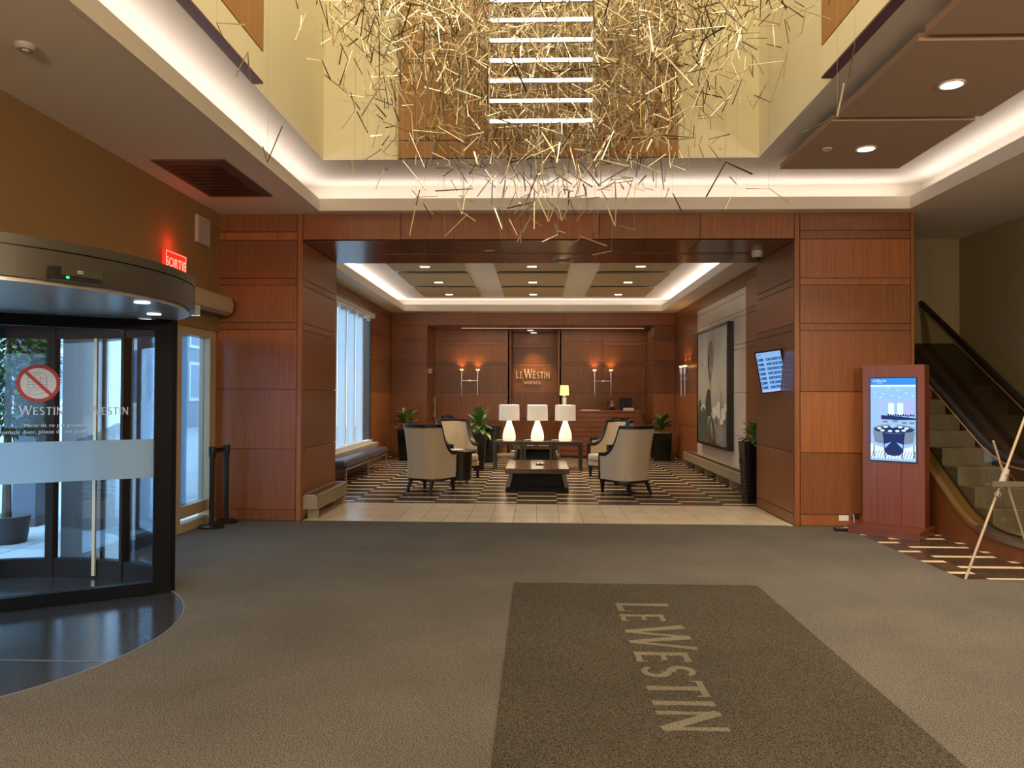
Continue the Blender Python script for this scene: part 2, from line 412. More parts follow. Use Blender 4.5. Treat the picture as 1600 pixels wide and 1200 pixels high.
# flared capital letters
def fl(p, q, w0, wm=None, w1=None):
    p, q = Vector(p), Vector(q); t = (q - p).normalized(); n = Vector((-t.y, t.x)); wm = wm if wm is not None else w0 * .8; w1 = w1 if w1 is not None else w0
    m = (p + q) / 2
    return [tuple(p + n * w0 / 2), tuple(m + n * wm / 2), tuple(q + n * w1 / 2), tuple(q - n * w1 / 2), tuple(m - n * wm / 2), tuple(p - n * w0 / 2)]
def arcpoly(cx, cy, rx, ry, a0, a1, w0, w1, n=14):
    o, i = [], []
    for k in range(n + 1):
        t = k / n; a = math.radians(a0 + (a1 - a0) * t); w = w0 + (w1 - w0) * t
        o.append((cx + (rx + w / 2) * math.cos(a), cy + (ry + w / 2) * math.sin(a))); i.append((cx + (rx - w / 2) * math.cos(a), cy + (ry - w / 2) * math.sin(a)))
    return [[o[k], o[k + 1], i[k + 1], i[k]] for k in range(n)]
def glyph(ch):
    T, t = .195, .125
    if ch == 'L': return [fl((.12, 0), (.12, 1), T), fl((.05, .06), (.56, .06), t), fl((.54, .02), (.57, .24), .06, .05, .02)], .64
    if ch in 'EÉ':
        g = [fl((.12, 0), (.12, 1), T), fl((.05, .06), (.54, .06), t), fl((.05, .94), (.52, .94), t), fl((.1, .52), (.46, .52), t * .9), fl((.52, .02), (.55, .2), .06, .05, .02), fl((.5, .98), (.53, .82), .06, .05, .02)]
        if ch == 'É': g.append(fl((.25, 1.08), (.42, 1.26), .07, .09, .11))
        return g, .63
    if ch == 'W': return [fl((.04, 1), (.33, 0), .2, .16, .12), fl((.33, 0), (.60, 1), .10, .09, .12), fl((.60, 1), (.86, 0), .19, .15, .12), fl((.86, 0), (1.14, 1), .10, .09, .14)], 1.2
    if ch == 'S': return arcpoly(.30, .74, .20, .19, 25, 180, .09, .16) + arcpoly(.30, .74, .20, .19, 180, 280, .16, .17) + arcpoly(.31, .27, .21, .20, 97, 0, .17, .16) + arcpoly(.31, .27, .21, .20, 0, -155, .16, .09), .64
    if ch == 'T': return [fl((.34, 0), (.34, 1), T), fl((0, .94), (.68, .94), t), fl((.03, .98), (.0, .78), .06, .05, .02), fl((.65, .98), (.68, .78), .06, .05, .02)], .72
    if ch == 'I': return [fl((.14, 0), (.14, 1), T)], .30
    if ch == 'N': return [fl((.11, 0), (.11, 1), .13), fl((.08, .98), (.70, .02), .2, .17, .2), fl((.68, 0), (.68, 1), .13)], .82
    if ch == 'M': return [fl((.11, 0), (.16, 1), .12), fl((.16, .98), (.5, .05), .17), fl((.5, .05), (.84, .98), .12), fl((.84, 1), (.9, 0), .17)], 1.02
    if ch == 'O': return arcpoly(.45, .5, .36, .44, 0, 360, .14, .14, 24), .92
    if ch == 'R': return [fl((.12, 0), (.12, 1), T), fl((.3, .48), (.62, 0), .16)] + arcpoly(.3, .73, .2, .21, 90, -90, .12, .12) + [fl((.1, .94), (.31, .94), .12, .12), fl((.1, .52), (.31, .52), .1, .1)], .68
    if ch == 'A': return [fl((.05, 0), (.38, 1), .12), fl((.38, 1), (.72, 0), .18), fl((.18, .33), (.58, .33), .1)], .76
    return [], .4
def letters(mb, text, o, u, v, w, d, gap=.08):
    """text: list of (char, height); o lower-left start, u reading direction, v up"""
    x = 0
    for ch, h in text:
        if ch == ' ': x += h * .4; continue
        polys, adv = glyph(ch)
        for i, p in enumerate(polys): mb.prism([(x + a * h, b * h) for a, b in p], o, u, v, w, d * (1 + (i % 10) * .09))
        x += adv * h + gap * h
    return x
def letter_parts(parent, mat, name, text, o, u, v, w, d, gap=.08):
    x = 0; o, u = Vector(o), Vector(u)
    for ch, h in text:
        if ch == ' ': x += h * .4; continue
        mb = MB(); letters(mb, [(ch, h)], o + u * x, u, v, w, d, gap); mb.build(name, mat, parent)
        x += (glyph(ch)[1] + gap) * h
def letters_width(text, gap=.08):
    return sum((h * .4 if ch == ' ' else (glyph(ch)[1] + gap) * h) for ch, h in text)
def WESTIN(h): return [('W', h * 1.2)] + [(c, h) for c in 'ESTIN']
def text_obj(name, s, size, mat, parent, mw, ext=0.001, align='CENTER'):
    cu = bpy.data.curves.new(name, 'FONT'); cu.body = s; cu.size = size; cu.extrude = ext; cu.align_x = align; cu.resolution_u = 3
    tmp = bpy.data.objects.new('tmp', cu); COL.objects.link(tmp)
    dg = bpy.context.evaluated_depsgraph_get(); me = bpy.data.meshes.new_from_object(tmp.evaluated_get(dg))
    bpy.data.objects.remove(tmp); bpy.data.curves.remove(cu)
    me.materials.clear(); me.materials.append(M[mat]); me.name = name
    o = bpy.data.objects.new(name, me); COL.objects.link(o); o.parent = parent; o.matrix_local = mw
    return o
def frame(o, u, v):
    u, v = Vector(u).normalized(), Vector(v).normalized(); w = u.cross(v)
    return Matrix(((u.x, v.x, w.x, o[0]), (u.y, v.y, w.y, o[1]), (u.z, v.z, w.z, o[2]), (0, 0, 0, 1)))

# ------------------------------------------------------------------ floors
fl_base = struct('floor', MB().box(-4.6, -4.6, -.14, 6.6, 23.2, -.03), 'grout')
CX, CY = -4.24, 5.04                                            # centre of the revolving door
def carpet_mesh():
    mb = MB()
    # outline with the round granite pad cut out
    pts = [(-4.3, -4.5), (6.4, -4.5), (6.4, 7.0), (3.86, 7.0), (3.86, 9.74), (3.20, 9.74), (3.20, 9.78), (-3.05, 9.78), (-3.05, 9.74), (-4.3, 9.74)]
    r = 1.69
    a = math.degrees(math.acos((-4.3 - CX) / r))
    for i in range(41):
        an = math.radians(a - (2 * a) * i / 40); pts.append((CX + r * math.cos(an), CY + r * math.sin(an)))
    mb.prism(pts, (0, 0, -.03), (1, 0, 0), (0, 1, 0), (0, 0, 1), .03)
    return mb
ca = struct('carpet', carpet_mesh(), 'carpet', fl_base)
gp = MB().lathe([(0, -.03), (1.68, -.03), (1.68, -.002), (0, -.002)], (CX, CY, 0), 64)
struct('granite_pad', gp, 'granite', fl_base)
struct('granite_joint', MB().box(-4.2, 4.575, -.0025, -2.65, 4.583, .0005), 'granite_line', fl_base)
struct('pad_edge', MB().ring_sector((CX, CY), 1.678, 1.690, -.02, .003, -92, 92, 48), 'granite_line', fl_base)
# marble band between the pillars
x = -3.06
while x < 3.26:
    for y0, y1 in ((9.785, 10.6), (10.602, 11.425)):
        struct('marble_tile', MB().box(x, y0, -.03, min(x + .300, 3.27), y1, 0), 'tile', fl_base)
    x += .3055
# marble in front of the reception wall
for i in range(10):
    for j in range(2):
        struct('marble_tile', MB().box(-2.93 + i * .6, 20.62 + j * .46, -.03, -2.93 + i * .6 + .597, 20.62 + j * .46 + .456, 0), 'tile', fl_base)
# dark tiles with cream inlay strips
PX, PY, ST = .63, .485, .085
X0 = -.32
def striped(xa, xb, ya, yb, phase):
    k0 = math.floor((xa - X0) / PX); k1 = math.ceil((xb - X0) / PX)
    for k in range(k0, k1):
        a, b = max(xa, X0 + k * PX), min(xb, X0 + (k + 1) * PX)
        if b - a < .03: continue
        y = phase + (PY / 2 if k % 2 == 0 else 0)
        while y > ya - PY: y -= PY
        while y < yb:
            s0, s1 = max(ya, y), min(yb, y + ST)
            if s1 - s0 > .01: struct('inlay_strip', MB().box(a, s0, -.03, b, s1, 0), 'inlay', fl_base)
            t0, t1 = max(ya, y + ST), min(yb, y + PY)
            if t1 - t0 > .01: struct('dark_tile', MB().box(a + .001, t0 + .001, -.03, b - .001, t1 - .001, 0), 'darktile', fl_base)
            y += PY
striped(-3.88, 3.6, 11.43, 20.6, 11.58)
striped(3.865, 4.8, 7.0, 9.74, 8.42)
struct('inlay_strip', MB().box(-3.06, 11.425, -.03, 3.27, 11.43, 0), 'inlay', fl_base)

# entrance mat
mat_t = thing('entrance_mat', 'dark rectangular entrance mat with pale hotel lettering on grey carpet', 'mat', (-.2, 3.2, 0))
MB().box(0, -1.2, .0005, 2.11, 3.44, .008).build('mat_pile', 'mat', mat_t)
mb = MB()
txt = [('L', .41), ('E', .325), (' ', .12), ('W', .42), ('E', .34), ('S', .33), ('T', .33), ('I', .33), ('N', .33)]
k = 2.34 / letters_width(txt, .11)
letter_parts(mat_t, 'matletter', 'pale_letter', txt, (.82, 2.83, .0082), (0, -k, 0), (1, 0, 0), (0, 0, 1), .0015, .11)

# ------------------------------------------------------------------ panelled walls
ROWS = [0, .145, .93, 1.71, 2.49, 2.58, 3.07, 3.16, 3.66, 3.77, 4.0]
def panels(parent, axis, c, nrm, a0, a1, z0, z1, mat='wood', rows=ROWS, splits=(), gap=.009, th=.02, name='panel'):
    zs = [z0] + [z for z in rows if z0 + .03 < z < z1 - .03] + [z1]
    ss = [a0] + list(splits) + [a1]
    for i in range(len(zs) - 1):
        for j in range(len(ss) - 1):
            za, zb = zs[i] + gap / 2, zs[i + 1] - gap / 2; sa, sb = ss[j] + gap / 2, ss[j + 1] - gap / 2
            mb = MB()
            if axis == 'Y': mb.box(sa, c, za, sb, c - nrm * th, zb)     # wall facing along Y, spread along X
            else: mb.box(c, sa, za, c - nrm * th, sb, zb)
            struct(name, mb, mat, parent)
def wall(name, x0, y0, z0, x1, y1, z1, mat='wood_dark'):
    return struct(name, MB().box(x0, y0, z0, x1, y1, z1), mat)

# pillars that flank the opening
pl = wall('wall_front_left', -4.28, 9.77, 0, -3.10, 11.42, 4.0)
panels(pl, 'Y', 9.75, -1, -4.28, -3.145, 0, 4.0); struct('corner_post', MB().box(-3.14, 9.75, 0, -3.08, 9.80, 4.0), 'wood', pl)
panels(pl, 'X', -3.08, 1, 9.805, 11.44, 0, 3.65)
pr = wall('wall_front_right', 3.30, 9.77, 0, 4.76, 11.42, 4.0)
panels(pr, 'Y', 9.75, -1, 3.345, 4.735, 0, 4.0); struct('corner_post', MB().box(3.28, 9.75, 0, 3.34, 9.80, 4.0), 'wood', pr)
struct('corner_post', MB().box(4.74, 9.75, 0, 4.78, 11.44, 4.0), 'wood', pr)
panels(pr, 'X', 3.28, -1, 9.805, 11.44, 0, 3.65)
hb = wall('wall_header', -3.06, 9.77, 3.67, 3.26, 11.42, 4.0)
panels(hb, 'Y', 9.75, -1, -3.075, 3.275, 3.65, 4.0, rows=[], splits=(-1.79, -.5, .79, 2.08))
for a, b in ((-3.075, -1.79), (-1.79, -.5), (-.5, .79), (.79, 2.08), (2.08, 3.275)):
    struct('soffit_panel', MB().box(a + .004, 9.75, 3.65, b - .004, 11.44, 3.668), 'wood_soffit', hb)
# linear air slot and speaker in the soffit
MB().box(-2.3, 10.64, 3.643, 2.95, 10.69, 3.652).build('air_slot', 'vent', hb)

# lounge side walls
lw = wall('wall_lounge_left', -4.06, 17.45, 0, -3.92, 20.3, 4.2)
panels(lw, 'X', -3.9, 1, 17.56, 20.0, 0, 3.83)
struct('window_reveal', MB().box(-3.99, 17.44, .54, -3.90, 17.55, 3.5), 'skirtdark', lw)
lw2 = wall('wall_lounge_left', -4.06, 11.44, 3.52, -3.92, 17.45, 4.2)
panels(lw2, 'X', -3.9, 1, 11.44, 17.55, 3.5, 3.83, splits=(14.5,))
lw3 = wall('wall_lounge_left', -4.06, 11.44, 0, -3.92, 17.45, .52)
panels(lw3, 'X', -3.9, 1, 11.44, 17.55, 0, .52, rows=[])
rw = wall('wall_lounge_right', 3.64, 11.44, 0, 3.8, 20.1, 4.2)
panels(rw, 'X', 3.62, -1, 11.44, 13.24, 0, 3.83, splits=(12.3,))
panels(rw, 'X', 3.62, -1, 17.23, 20.0, 0, 3.83)
panels(rw, 'X', 3.62, -1, 13.24, 17.23, 3.56, 3.83, rows=[])
panels(rw, 'X', 3.62, -1, 13.24, 17.23, 0, .34, rows=[])
panels(rw, 'X', 3.615, -1, 13.25, 17.22, .34, 3.56, 'stone', rows=[.93, 1.71, 2.49, 2.58, 3.07, 3.16, 3.44], name='stone_panel')

# reception wall with its recess
bw = wall('wall_back', -4.06, 20.02, 0, -2.96, 20.3, 4.2)
panels(bw, 'Y', 20.0, -1, -3.9, -2.94, 0, 3.5); 
bw2 = wall('wall_back', 3.08, 20.02, 0, 3.8, 20.3, 4.2)
panels(bw2, 'Y', 20.0, -1, 3.06, 3.62, 0, 3.5)
bw3 = wall('wall_back', -4.06, 20.02, 3.5, 3.8, 21.75, 4.2)
panels(bw3, 'Y', 20.0, -1, -3.9, 3.62, 3.5, 3.83, rows=[], splits=(-1.6, .7, 2.3))
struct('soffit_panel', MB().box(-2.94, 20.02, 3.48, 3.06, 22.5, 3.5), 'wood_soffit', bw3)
bw4 = wall('wall_recess', -3.1, 20.3, 0, -2.96, 21.7, 3.5); panels(bw4, 'X', -2.94, 1, 20.02, 21.5, 0, 3.48)
bw5 = wall('wall_recess', 3.08, 20.3, 0, 3.2, 21.7, 3.5); panels(bw5, 'X', 3.06, -1, 20.02, 21.5, 0, 3.48)
bw6 = wall('wall_recess', -3.1, 21.52, 0, -.78, 21.7, 3.5); panels(bw6, 'Y', 21.5, -1, -2.94, -.80, 0, 3.48)
bw7 = wall('wall_recess', .60, 21.52, 0, 3.2, 21.7, 3.5); panels(bw7, 'Y', 21.5, -1, .62, 3.06, 0, 3.48, splits=(1.85,))
bw8 = wall('wall_niche', -.95, 22.47, 0, .77, 22.6, 3.5); panels(bw8, 'Y', 22.45, -1, -.76, .58, 0, 3.48)
for x0, x1 in ((-.85, -.76), (.58, .67)): struct('niche_side', MB().box(x0, 21.5, 0, x1, 22.6, 3.5), 'wood', bw8)

# lobby side walls and the room behind the camera
lwall = struct('wall_left', MB().box(-4.42, -4.6, 2.46, -4.17, 9.75, 4.2), 'brownwall')
lwall2 = struct('wall_left', MB().box(-4.42, -4.6, 0, -4.17, 3.25, 2.46), 'brownwall')
struct('wall_right', MB().box(6.27, -4.6, 0, 6.42, 11.6, 4.2), 'olivewall')
struct('wall_escalator_end', MB().box(4.78, 11.44, 0, 6.4, 11.6, 4.2), 'olivewall')
struct('wall_rear', MB().box(-4.42, -4.7, 0, 6.42, -4.5, 4.2), 'brownwall')

# ------------------------------------------------------------------ lobby ceiling with cove and atrium well
cl = MB()
cl.box(-4.42, -4.6, 4.0, -2.82, 9.95, 4.12); cl.box(-4.42, -4.6, 4.12, -3.2, 9.95, 4.6); cl.box(-3.2, 1.2, 4.4, -2.53, 9.92, 4.42)
cl.box(-2.82, 9.56, 4.0, 4.65, 9.95, 4.12); cl.box(-3.2, 9.92, 4.12, 4.95, 10.1, 4.6); cl.box(-2.53, 8.76, 4.4, 2.54, 9.92, 4.42)
cl.box(4.65, -4.6, 4.0, 6.42, 11.6, 4.12); cl.box(4.95, -4.6, 4.12, 6.42, 9.95, 4.6); cl.box(2.54, 1.2, 4.4, 4.95, 9.92, 4.42)
cl.box(-2.82, -4.6, 4.0, 4.65, 1.2, 4.12); cl.box(-3.2, 1.0, 4.12, 4.95, 1.2, 4.6)
cl.box(4.65, 9.95, 4.0, 4.8, 11.6, 4.12)
ceil = struct('ceiling', cl, 'paint')
lipm = MB(); lipm.box(-2.83, 1.2, 3.995, -2.805, 9.56, 4.15); lipm.box(-2.83, 9.545, 3.995, 4.66, 9.57, 4.15); lipm.box(4.635, 1.2, 3.995, 4.66, 9.56, 4.15)
struct('cove_lip', lipm, 'paint', ceil)
aw = MB()
aw.box(-2.63, 1.5, 4.421, -2.53, 8.86, 9.1); aw.box(2.54, 1.5, 4.421, 2.64, 8.86, 9.1); aw.box(-2.53, 8.76, 4.421, 2.54, 8.86, 9.1); aw.box(-2.53, 1.4, 4.421, 2.54, 1.5, 9.1); aw.box(-2.63, 1.4, 9.05, 2.64, 8.86, 9.15)
atr = struct('wall_atrium', aw, 'cream')
awp = struct('wood_backing', MB().box(-1.64, 8.74, 4.4, 1.61, 8.76, 9.0), 'wood_dark', atr)
for a, b in ((-1.64, -.56), (-.56, .53), (.53, 1.61)):
    for z0, z1 in ((4.4, 4.61), (4.61, 6.3), (6.3, 9.0)):
        struct('panel', MB().box(a + .003, 8.72, z0 + .006, b - .003, 8.74, z1 - .006), 'wood_light', atr)
# balcony fronts on both sides
for sx, nm in ((-1, 'left'), (1, 'right')):
    x_in, x_out = sx * 2.435, sx * 2.53
    bal = struct('wall_balcony_' + nm, MB().box(x_in, 1.5, 4.388, x_out, 6.56, 4.405), 'plum')
    struct('fascia', MB().box(x_in, 1.5, 4.405, x_out, 6.56, 4.66), 'cream', bal)
    for y0, y1 in ((1.5, 3.2), (3.2, 4.9), (4.9, 6.56)):
        struct('panel', MB().box(x_in, y0 + .003, 4.675, x_out, y1 - .003, 5.75), 'wood_light', bal)
# acoustic panels of the lobby ceiling, right bay
for i, (y0, y1) in enumerate(((7.2, 8.72), (5.58, 7.1), (3.96, 5.48), (2.34, 3.86))):
    struct('acoustic_panel', MB().box(2.77, y0, 4.25, 4.1, y1, 4.31), 'acoustic', ceil)
    struct('panel_hanger', MB().box(3.0, y0 + .2, 4.31, 3.9, y1 - .2, 4.4), 'paint', ceil)
# access hatch in the left soffit
MB().box(-3.9, 7.43, 3.988, -3.15, 8.82, 4.002).build('ceiling_hatch', 'vent', ceil)
hz = MB()
for i in range(9): hz.box(-3.82, 7.62 + i * .13, 3.98, -3.28, 7.70 + i * .13, 3.99)
hz.build('hatch_louvre', 'wood_dark', ceil)['kind'] = 'stuff'

# lounge ceiling
cl = MB()
cl.box(-3.95, 11.44, 3.83, -3.5, 20.0, 3.96); cl.box(3.22, 11.44, 3.83, 3.66, 20.0, 3.96); cl.box(-3.5, 19.56, 3.83, 3.22, 20.0, 3.96)
cl.box(-3.95, 11.44, 3.96, -3.82, 20.05, 4.3); cl.box(3.54, 11.44, 3.96, 3.66, 20.05, 4.3); cl.box(-3.82, 19.88, 3.96, 3.54, 20.05, 4.3)
cl.box(-3.95, 11.3, 4.14, 3.66, 20.05, 4.3); cl.box(-3.95, 11.42, 3.66, 3.66, 11.5, 4.2)
ceil2 = struct('ceiling', cl, 'paint')
lipm = MB(); lipm.box(-3.51, 11.5, 3.825, -3.48, 19.56, 3.99); lipm.box(3.20, 11.5, 3.825, 3.23, 19.56, 3.99); lipm.box(-3.51, 19.55, 3.825, 3.23, 19.58, 3.99)
struct('cove_lip', lipm, 'paint', ceil2)
XS = ((-2.84, -1.42), (-.83, .60), (1.18, 2.64)); YS = ((13.0, 14.83), (15.17, 16.87), (17.19, 18.76))
for xa, xb in XS:
    for ya, yb in YS:
        struct('acoustic_panel', MB().box(xa, ya, 4.088, xb, yb, 4.116), 'acoustic2', ceil2)
        struct('panel_hanger', MB().box(xa + .2, ya + .2, 4.116, xb - .2, yb - .2, 4.14), 'paint', ceil2)

# ------------------------------------------------------------------ downlights
def downlight(name, label, loc, r, power, col, group, lens='lens', angle=110, square=False):
    t = thing(name, label, 'ceiling light', loc, 0, group)
    if square:
        MB().box(-r, -r * .5, -.012, r, r * .5, .0).build('trim_ring', 'offwhite', t)
        MB().box(-r * .8, -r * .36, -.02, r * .8, r * .36, -.012).build('lens', lens, t)
    else:
        MB().ring_sector((0, 0), r, r * 1.22, -.012, 0, 0, 360, 24).build('trim_ring', 'paint', t)
        MB().lathe([(0, -.009), (r, -.009), (r, 0), (0, 0)], n=24).build('lens', lens, t, True)
    if power: spot('lamp_light', (0, 0, -.03), power, col, angle, .7, t)
    return t
downlight('downlight', 'round recessed downlight in the taupe ceiling panel nearest the cove', (3.43, 8.0, 4.25), .085, 190, WARM, 'downlights in the lobby ceiling')
downlight('downlight', 'round recessed downlight in the second taupe ceiling panel from the far cove', (3.43, 6.36, 4.25), .085, 190, WARM, 'downlights in the lobby ceiling')
downlight('downlight', 'round downlight in the taupe panel cut by the top of the picture', (3.43, 4.7, 4.25), .085, 190, WARM, 'downlights in the lobby ceiling')
cn = ('left', 'middle', 'right'); rn = ('frontmost', 'second', 'rearmost')
for i, xx in enumerate((-2.15, -.115, 1.93)):
    for j, yy in enumerate((14.24, 16.25, 18.2)):
        downlight('recessed_spotlight', 'small spotlight in the %s tan panel of the %s column of lounge ceiling' % (rn[j], cn[i]), (xx, yy, 4.088), .105, 165, WARM, 'spotlights in the lounge ceiling', square=True, angle=114)
downlight('niche_downlight', 'round downlight at the front of the wooden sign niche', (-.21, 21.3, 3.48), .09, 6, WARM, 'downlights over the sign niche')
nd = downlight('niche_downlight', 'round downlight at the back of the sign niche above the gold letters', (-.12, 22.1, 3.48), .09, 0, WARM, 'downlights over the sign niche')
spot('lamp_light', (0, -.2, -.06), 95, (1, .66, .32), 74, 1.0, nd, rot=(math.radians(13), 0, 0))
lst = tag(MB().box(-2.1, 20.7, 3.472, 2.9, 20.715, 3.482).build('linear_light', 'lens_dim', None), 'thin linear light strip along the reception soffit', 'light strip')

# ------------------------------------------------------------------ LED tubes on the atrium wall
t = thing('light_ladder', 'ladder of horizontal glowing tubes hanging inside the gold strip sculpture', 'light', (.02, 6.9, 9.0))
kk = 6.9 / 8.62
for i in range(8):
    z = 1.65 + (3.145 + i * .2335) * kk - 9.0
    MB().tube([(-.585 * kk, 0, z), (.585 * kk, 0, z)], .015, 10).build('tube', 'led', t, True)
    for sx in (-1, 1): MB().box(sx * .585 * kk, -.02, z - .02, sx * .605 * kk, .02, z + .02).build('end_cap', 'silver', t)
    MB().box(-.59 * kk, .015, z - .012, .59 * kk, .05, z + .012).build('housing', 'silver', t)
for sx in (-1, 1): MB().tube([(sx * .595 * kk, .03, -4.85), (sx * .595 * kk, .03, .04)], .006, 6).build('hanger', 'silver', t)

# ------------------------------------------------------------------ hanging sculpture
def sculpture():
    t = thing('hanging_sculpture', 'large hanging sculpture of gold metal strips on wires in the atrium', 'sculpture', (0, 6.5, 9.0))
    rng = random.Random(11)
    segs = []; wires = []
    def stick(p, d, L, w):
        segs.append((p, d, L, w))
    def rdir(bias=.75):
        z = rng.uniform(-1, 1); th = rng.random() * 2 * PI; r = math.sqrt(1 - z * z)
        return Vector((r * math.cos(th), r * math.sin(th), z / bias)).normalized()
    n = 0
    while n < 3900:
        x = rng.gauss(.15, 1.0); y = rng.uniform(4.6, 8.5)
        if not (-2.35 < x < 2.42): continue
        e = ((x - .15) / 2.3) ** 2
        low = 3.75 + 1.1 * e + rng.gauss(0, .22) + max(0, 6.2 - y) * .12
        z = low + (6.7 - low) * rng.random() ** .62
        if y < 6.9 and abs(x - .02) < .75 and rng.random() < .8: continue
        if z - 1.65 > .56 * y: continue
        n += 1
        L = rng.uniform(.10, .34); w = rng.uniform(.003, .0072)
        p = Vector((x, y, z)); d = rdir(); stick(p, d, L, w)
        if rng.random() < .25: stick(p, Vector((-d.y * .7 + d.x * .3, d.x * .7, -d.z)).normalized(), L * rng.uniform(.5, .9), w)
        if n % 9 == 0: wires.append((x, y, z))
    for i in range(105):                                           # sparse low strips seen against the beam and the cove
        x = max(-2.3, min(2.4, rng.gauss(.1, 1.05))); y = rng.uniform(5.2, 8.4); z = rng.uniform(2.95, 3.95) + .25 * abs(x)
        d = rdir(.6); stick(Vector((x, y, z)), d, rng.uniform(.14, .34), rng.uniform(.004, .008)); wires.append((x, y, z))
        if rng.random() < .4: stick(Vector((x, y, z)), rdir(.6), rng.uniform(.12, .3), .006)
    def add(mb, s):
        p, d, L, w = s
        a = p; b = p + d.normalized() * L; d = d.normalized()
        u = d.cross(Vector((0, 0, 1)));  u = u.normalized() if u.length > 1e-4 else Vector((1, 0, 0))
        rot = rng.random() * PI; v = d.cross(u); u2 = u * math.cos(rot) + v * math.sin(rot); v2 = d.cross(u2)
        th = .0025
        vs = []
        for q, ww in ((a, w * .55), (b, w)):
            for su, sv in ((-1, -1), (1, -1), (1, 1), (-1, 1)): vs.append(tuple(q + u2 * su * ww + v2 * sv * th))
        mb._faces(vs, [(0, 3, 2, 1), (4, 5, 6, 7), (0, 1, 5, 4), (1, 2, 6, 5), (2, 3, 7, 6), (3, 0, 4, 7)])
    off = Vector((0, -6.5, -9.0))
    segs = [(p + off, d, L, w) for p, d, L, w in segs]
    def key(s):
        p = s[0]; Y = p.y + 6.5; z = p.z + 9
        inview = (z - 1.65) / Y < .50
        return -(s[2] * s[3] / (Y * Y)) if inview else 1
    segs.sort(key=key)
    for s in segs[:290]:
        mb = MB(); add(mb, s); mb.build('strip', 'rod' if rng.random() < .55 else 'rod_silhouette', t)
    m1, m2 = MB(), MB()
    for s in segs[290:]: add(m1 if rng.random() < .72 else m2, s)
    m1.build('strip_cluster', 'rod', t)['kind'] = 'stuff'
    m2.build('silhouette_strip_cluster', 'rod_silhouette', t)['kind'] = 'stuff'
    mw = MB()
    for x, y, z in wires: mw.tube([(x, y - 6.5, z - 9.0), (x, y - 6.5, .04)], .0012, 3, False)
    mw.build('wire_cluster', 'wire', t)['kind'] = 'stuff'
    return len(segs)
sculpture()

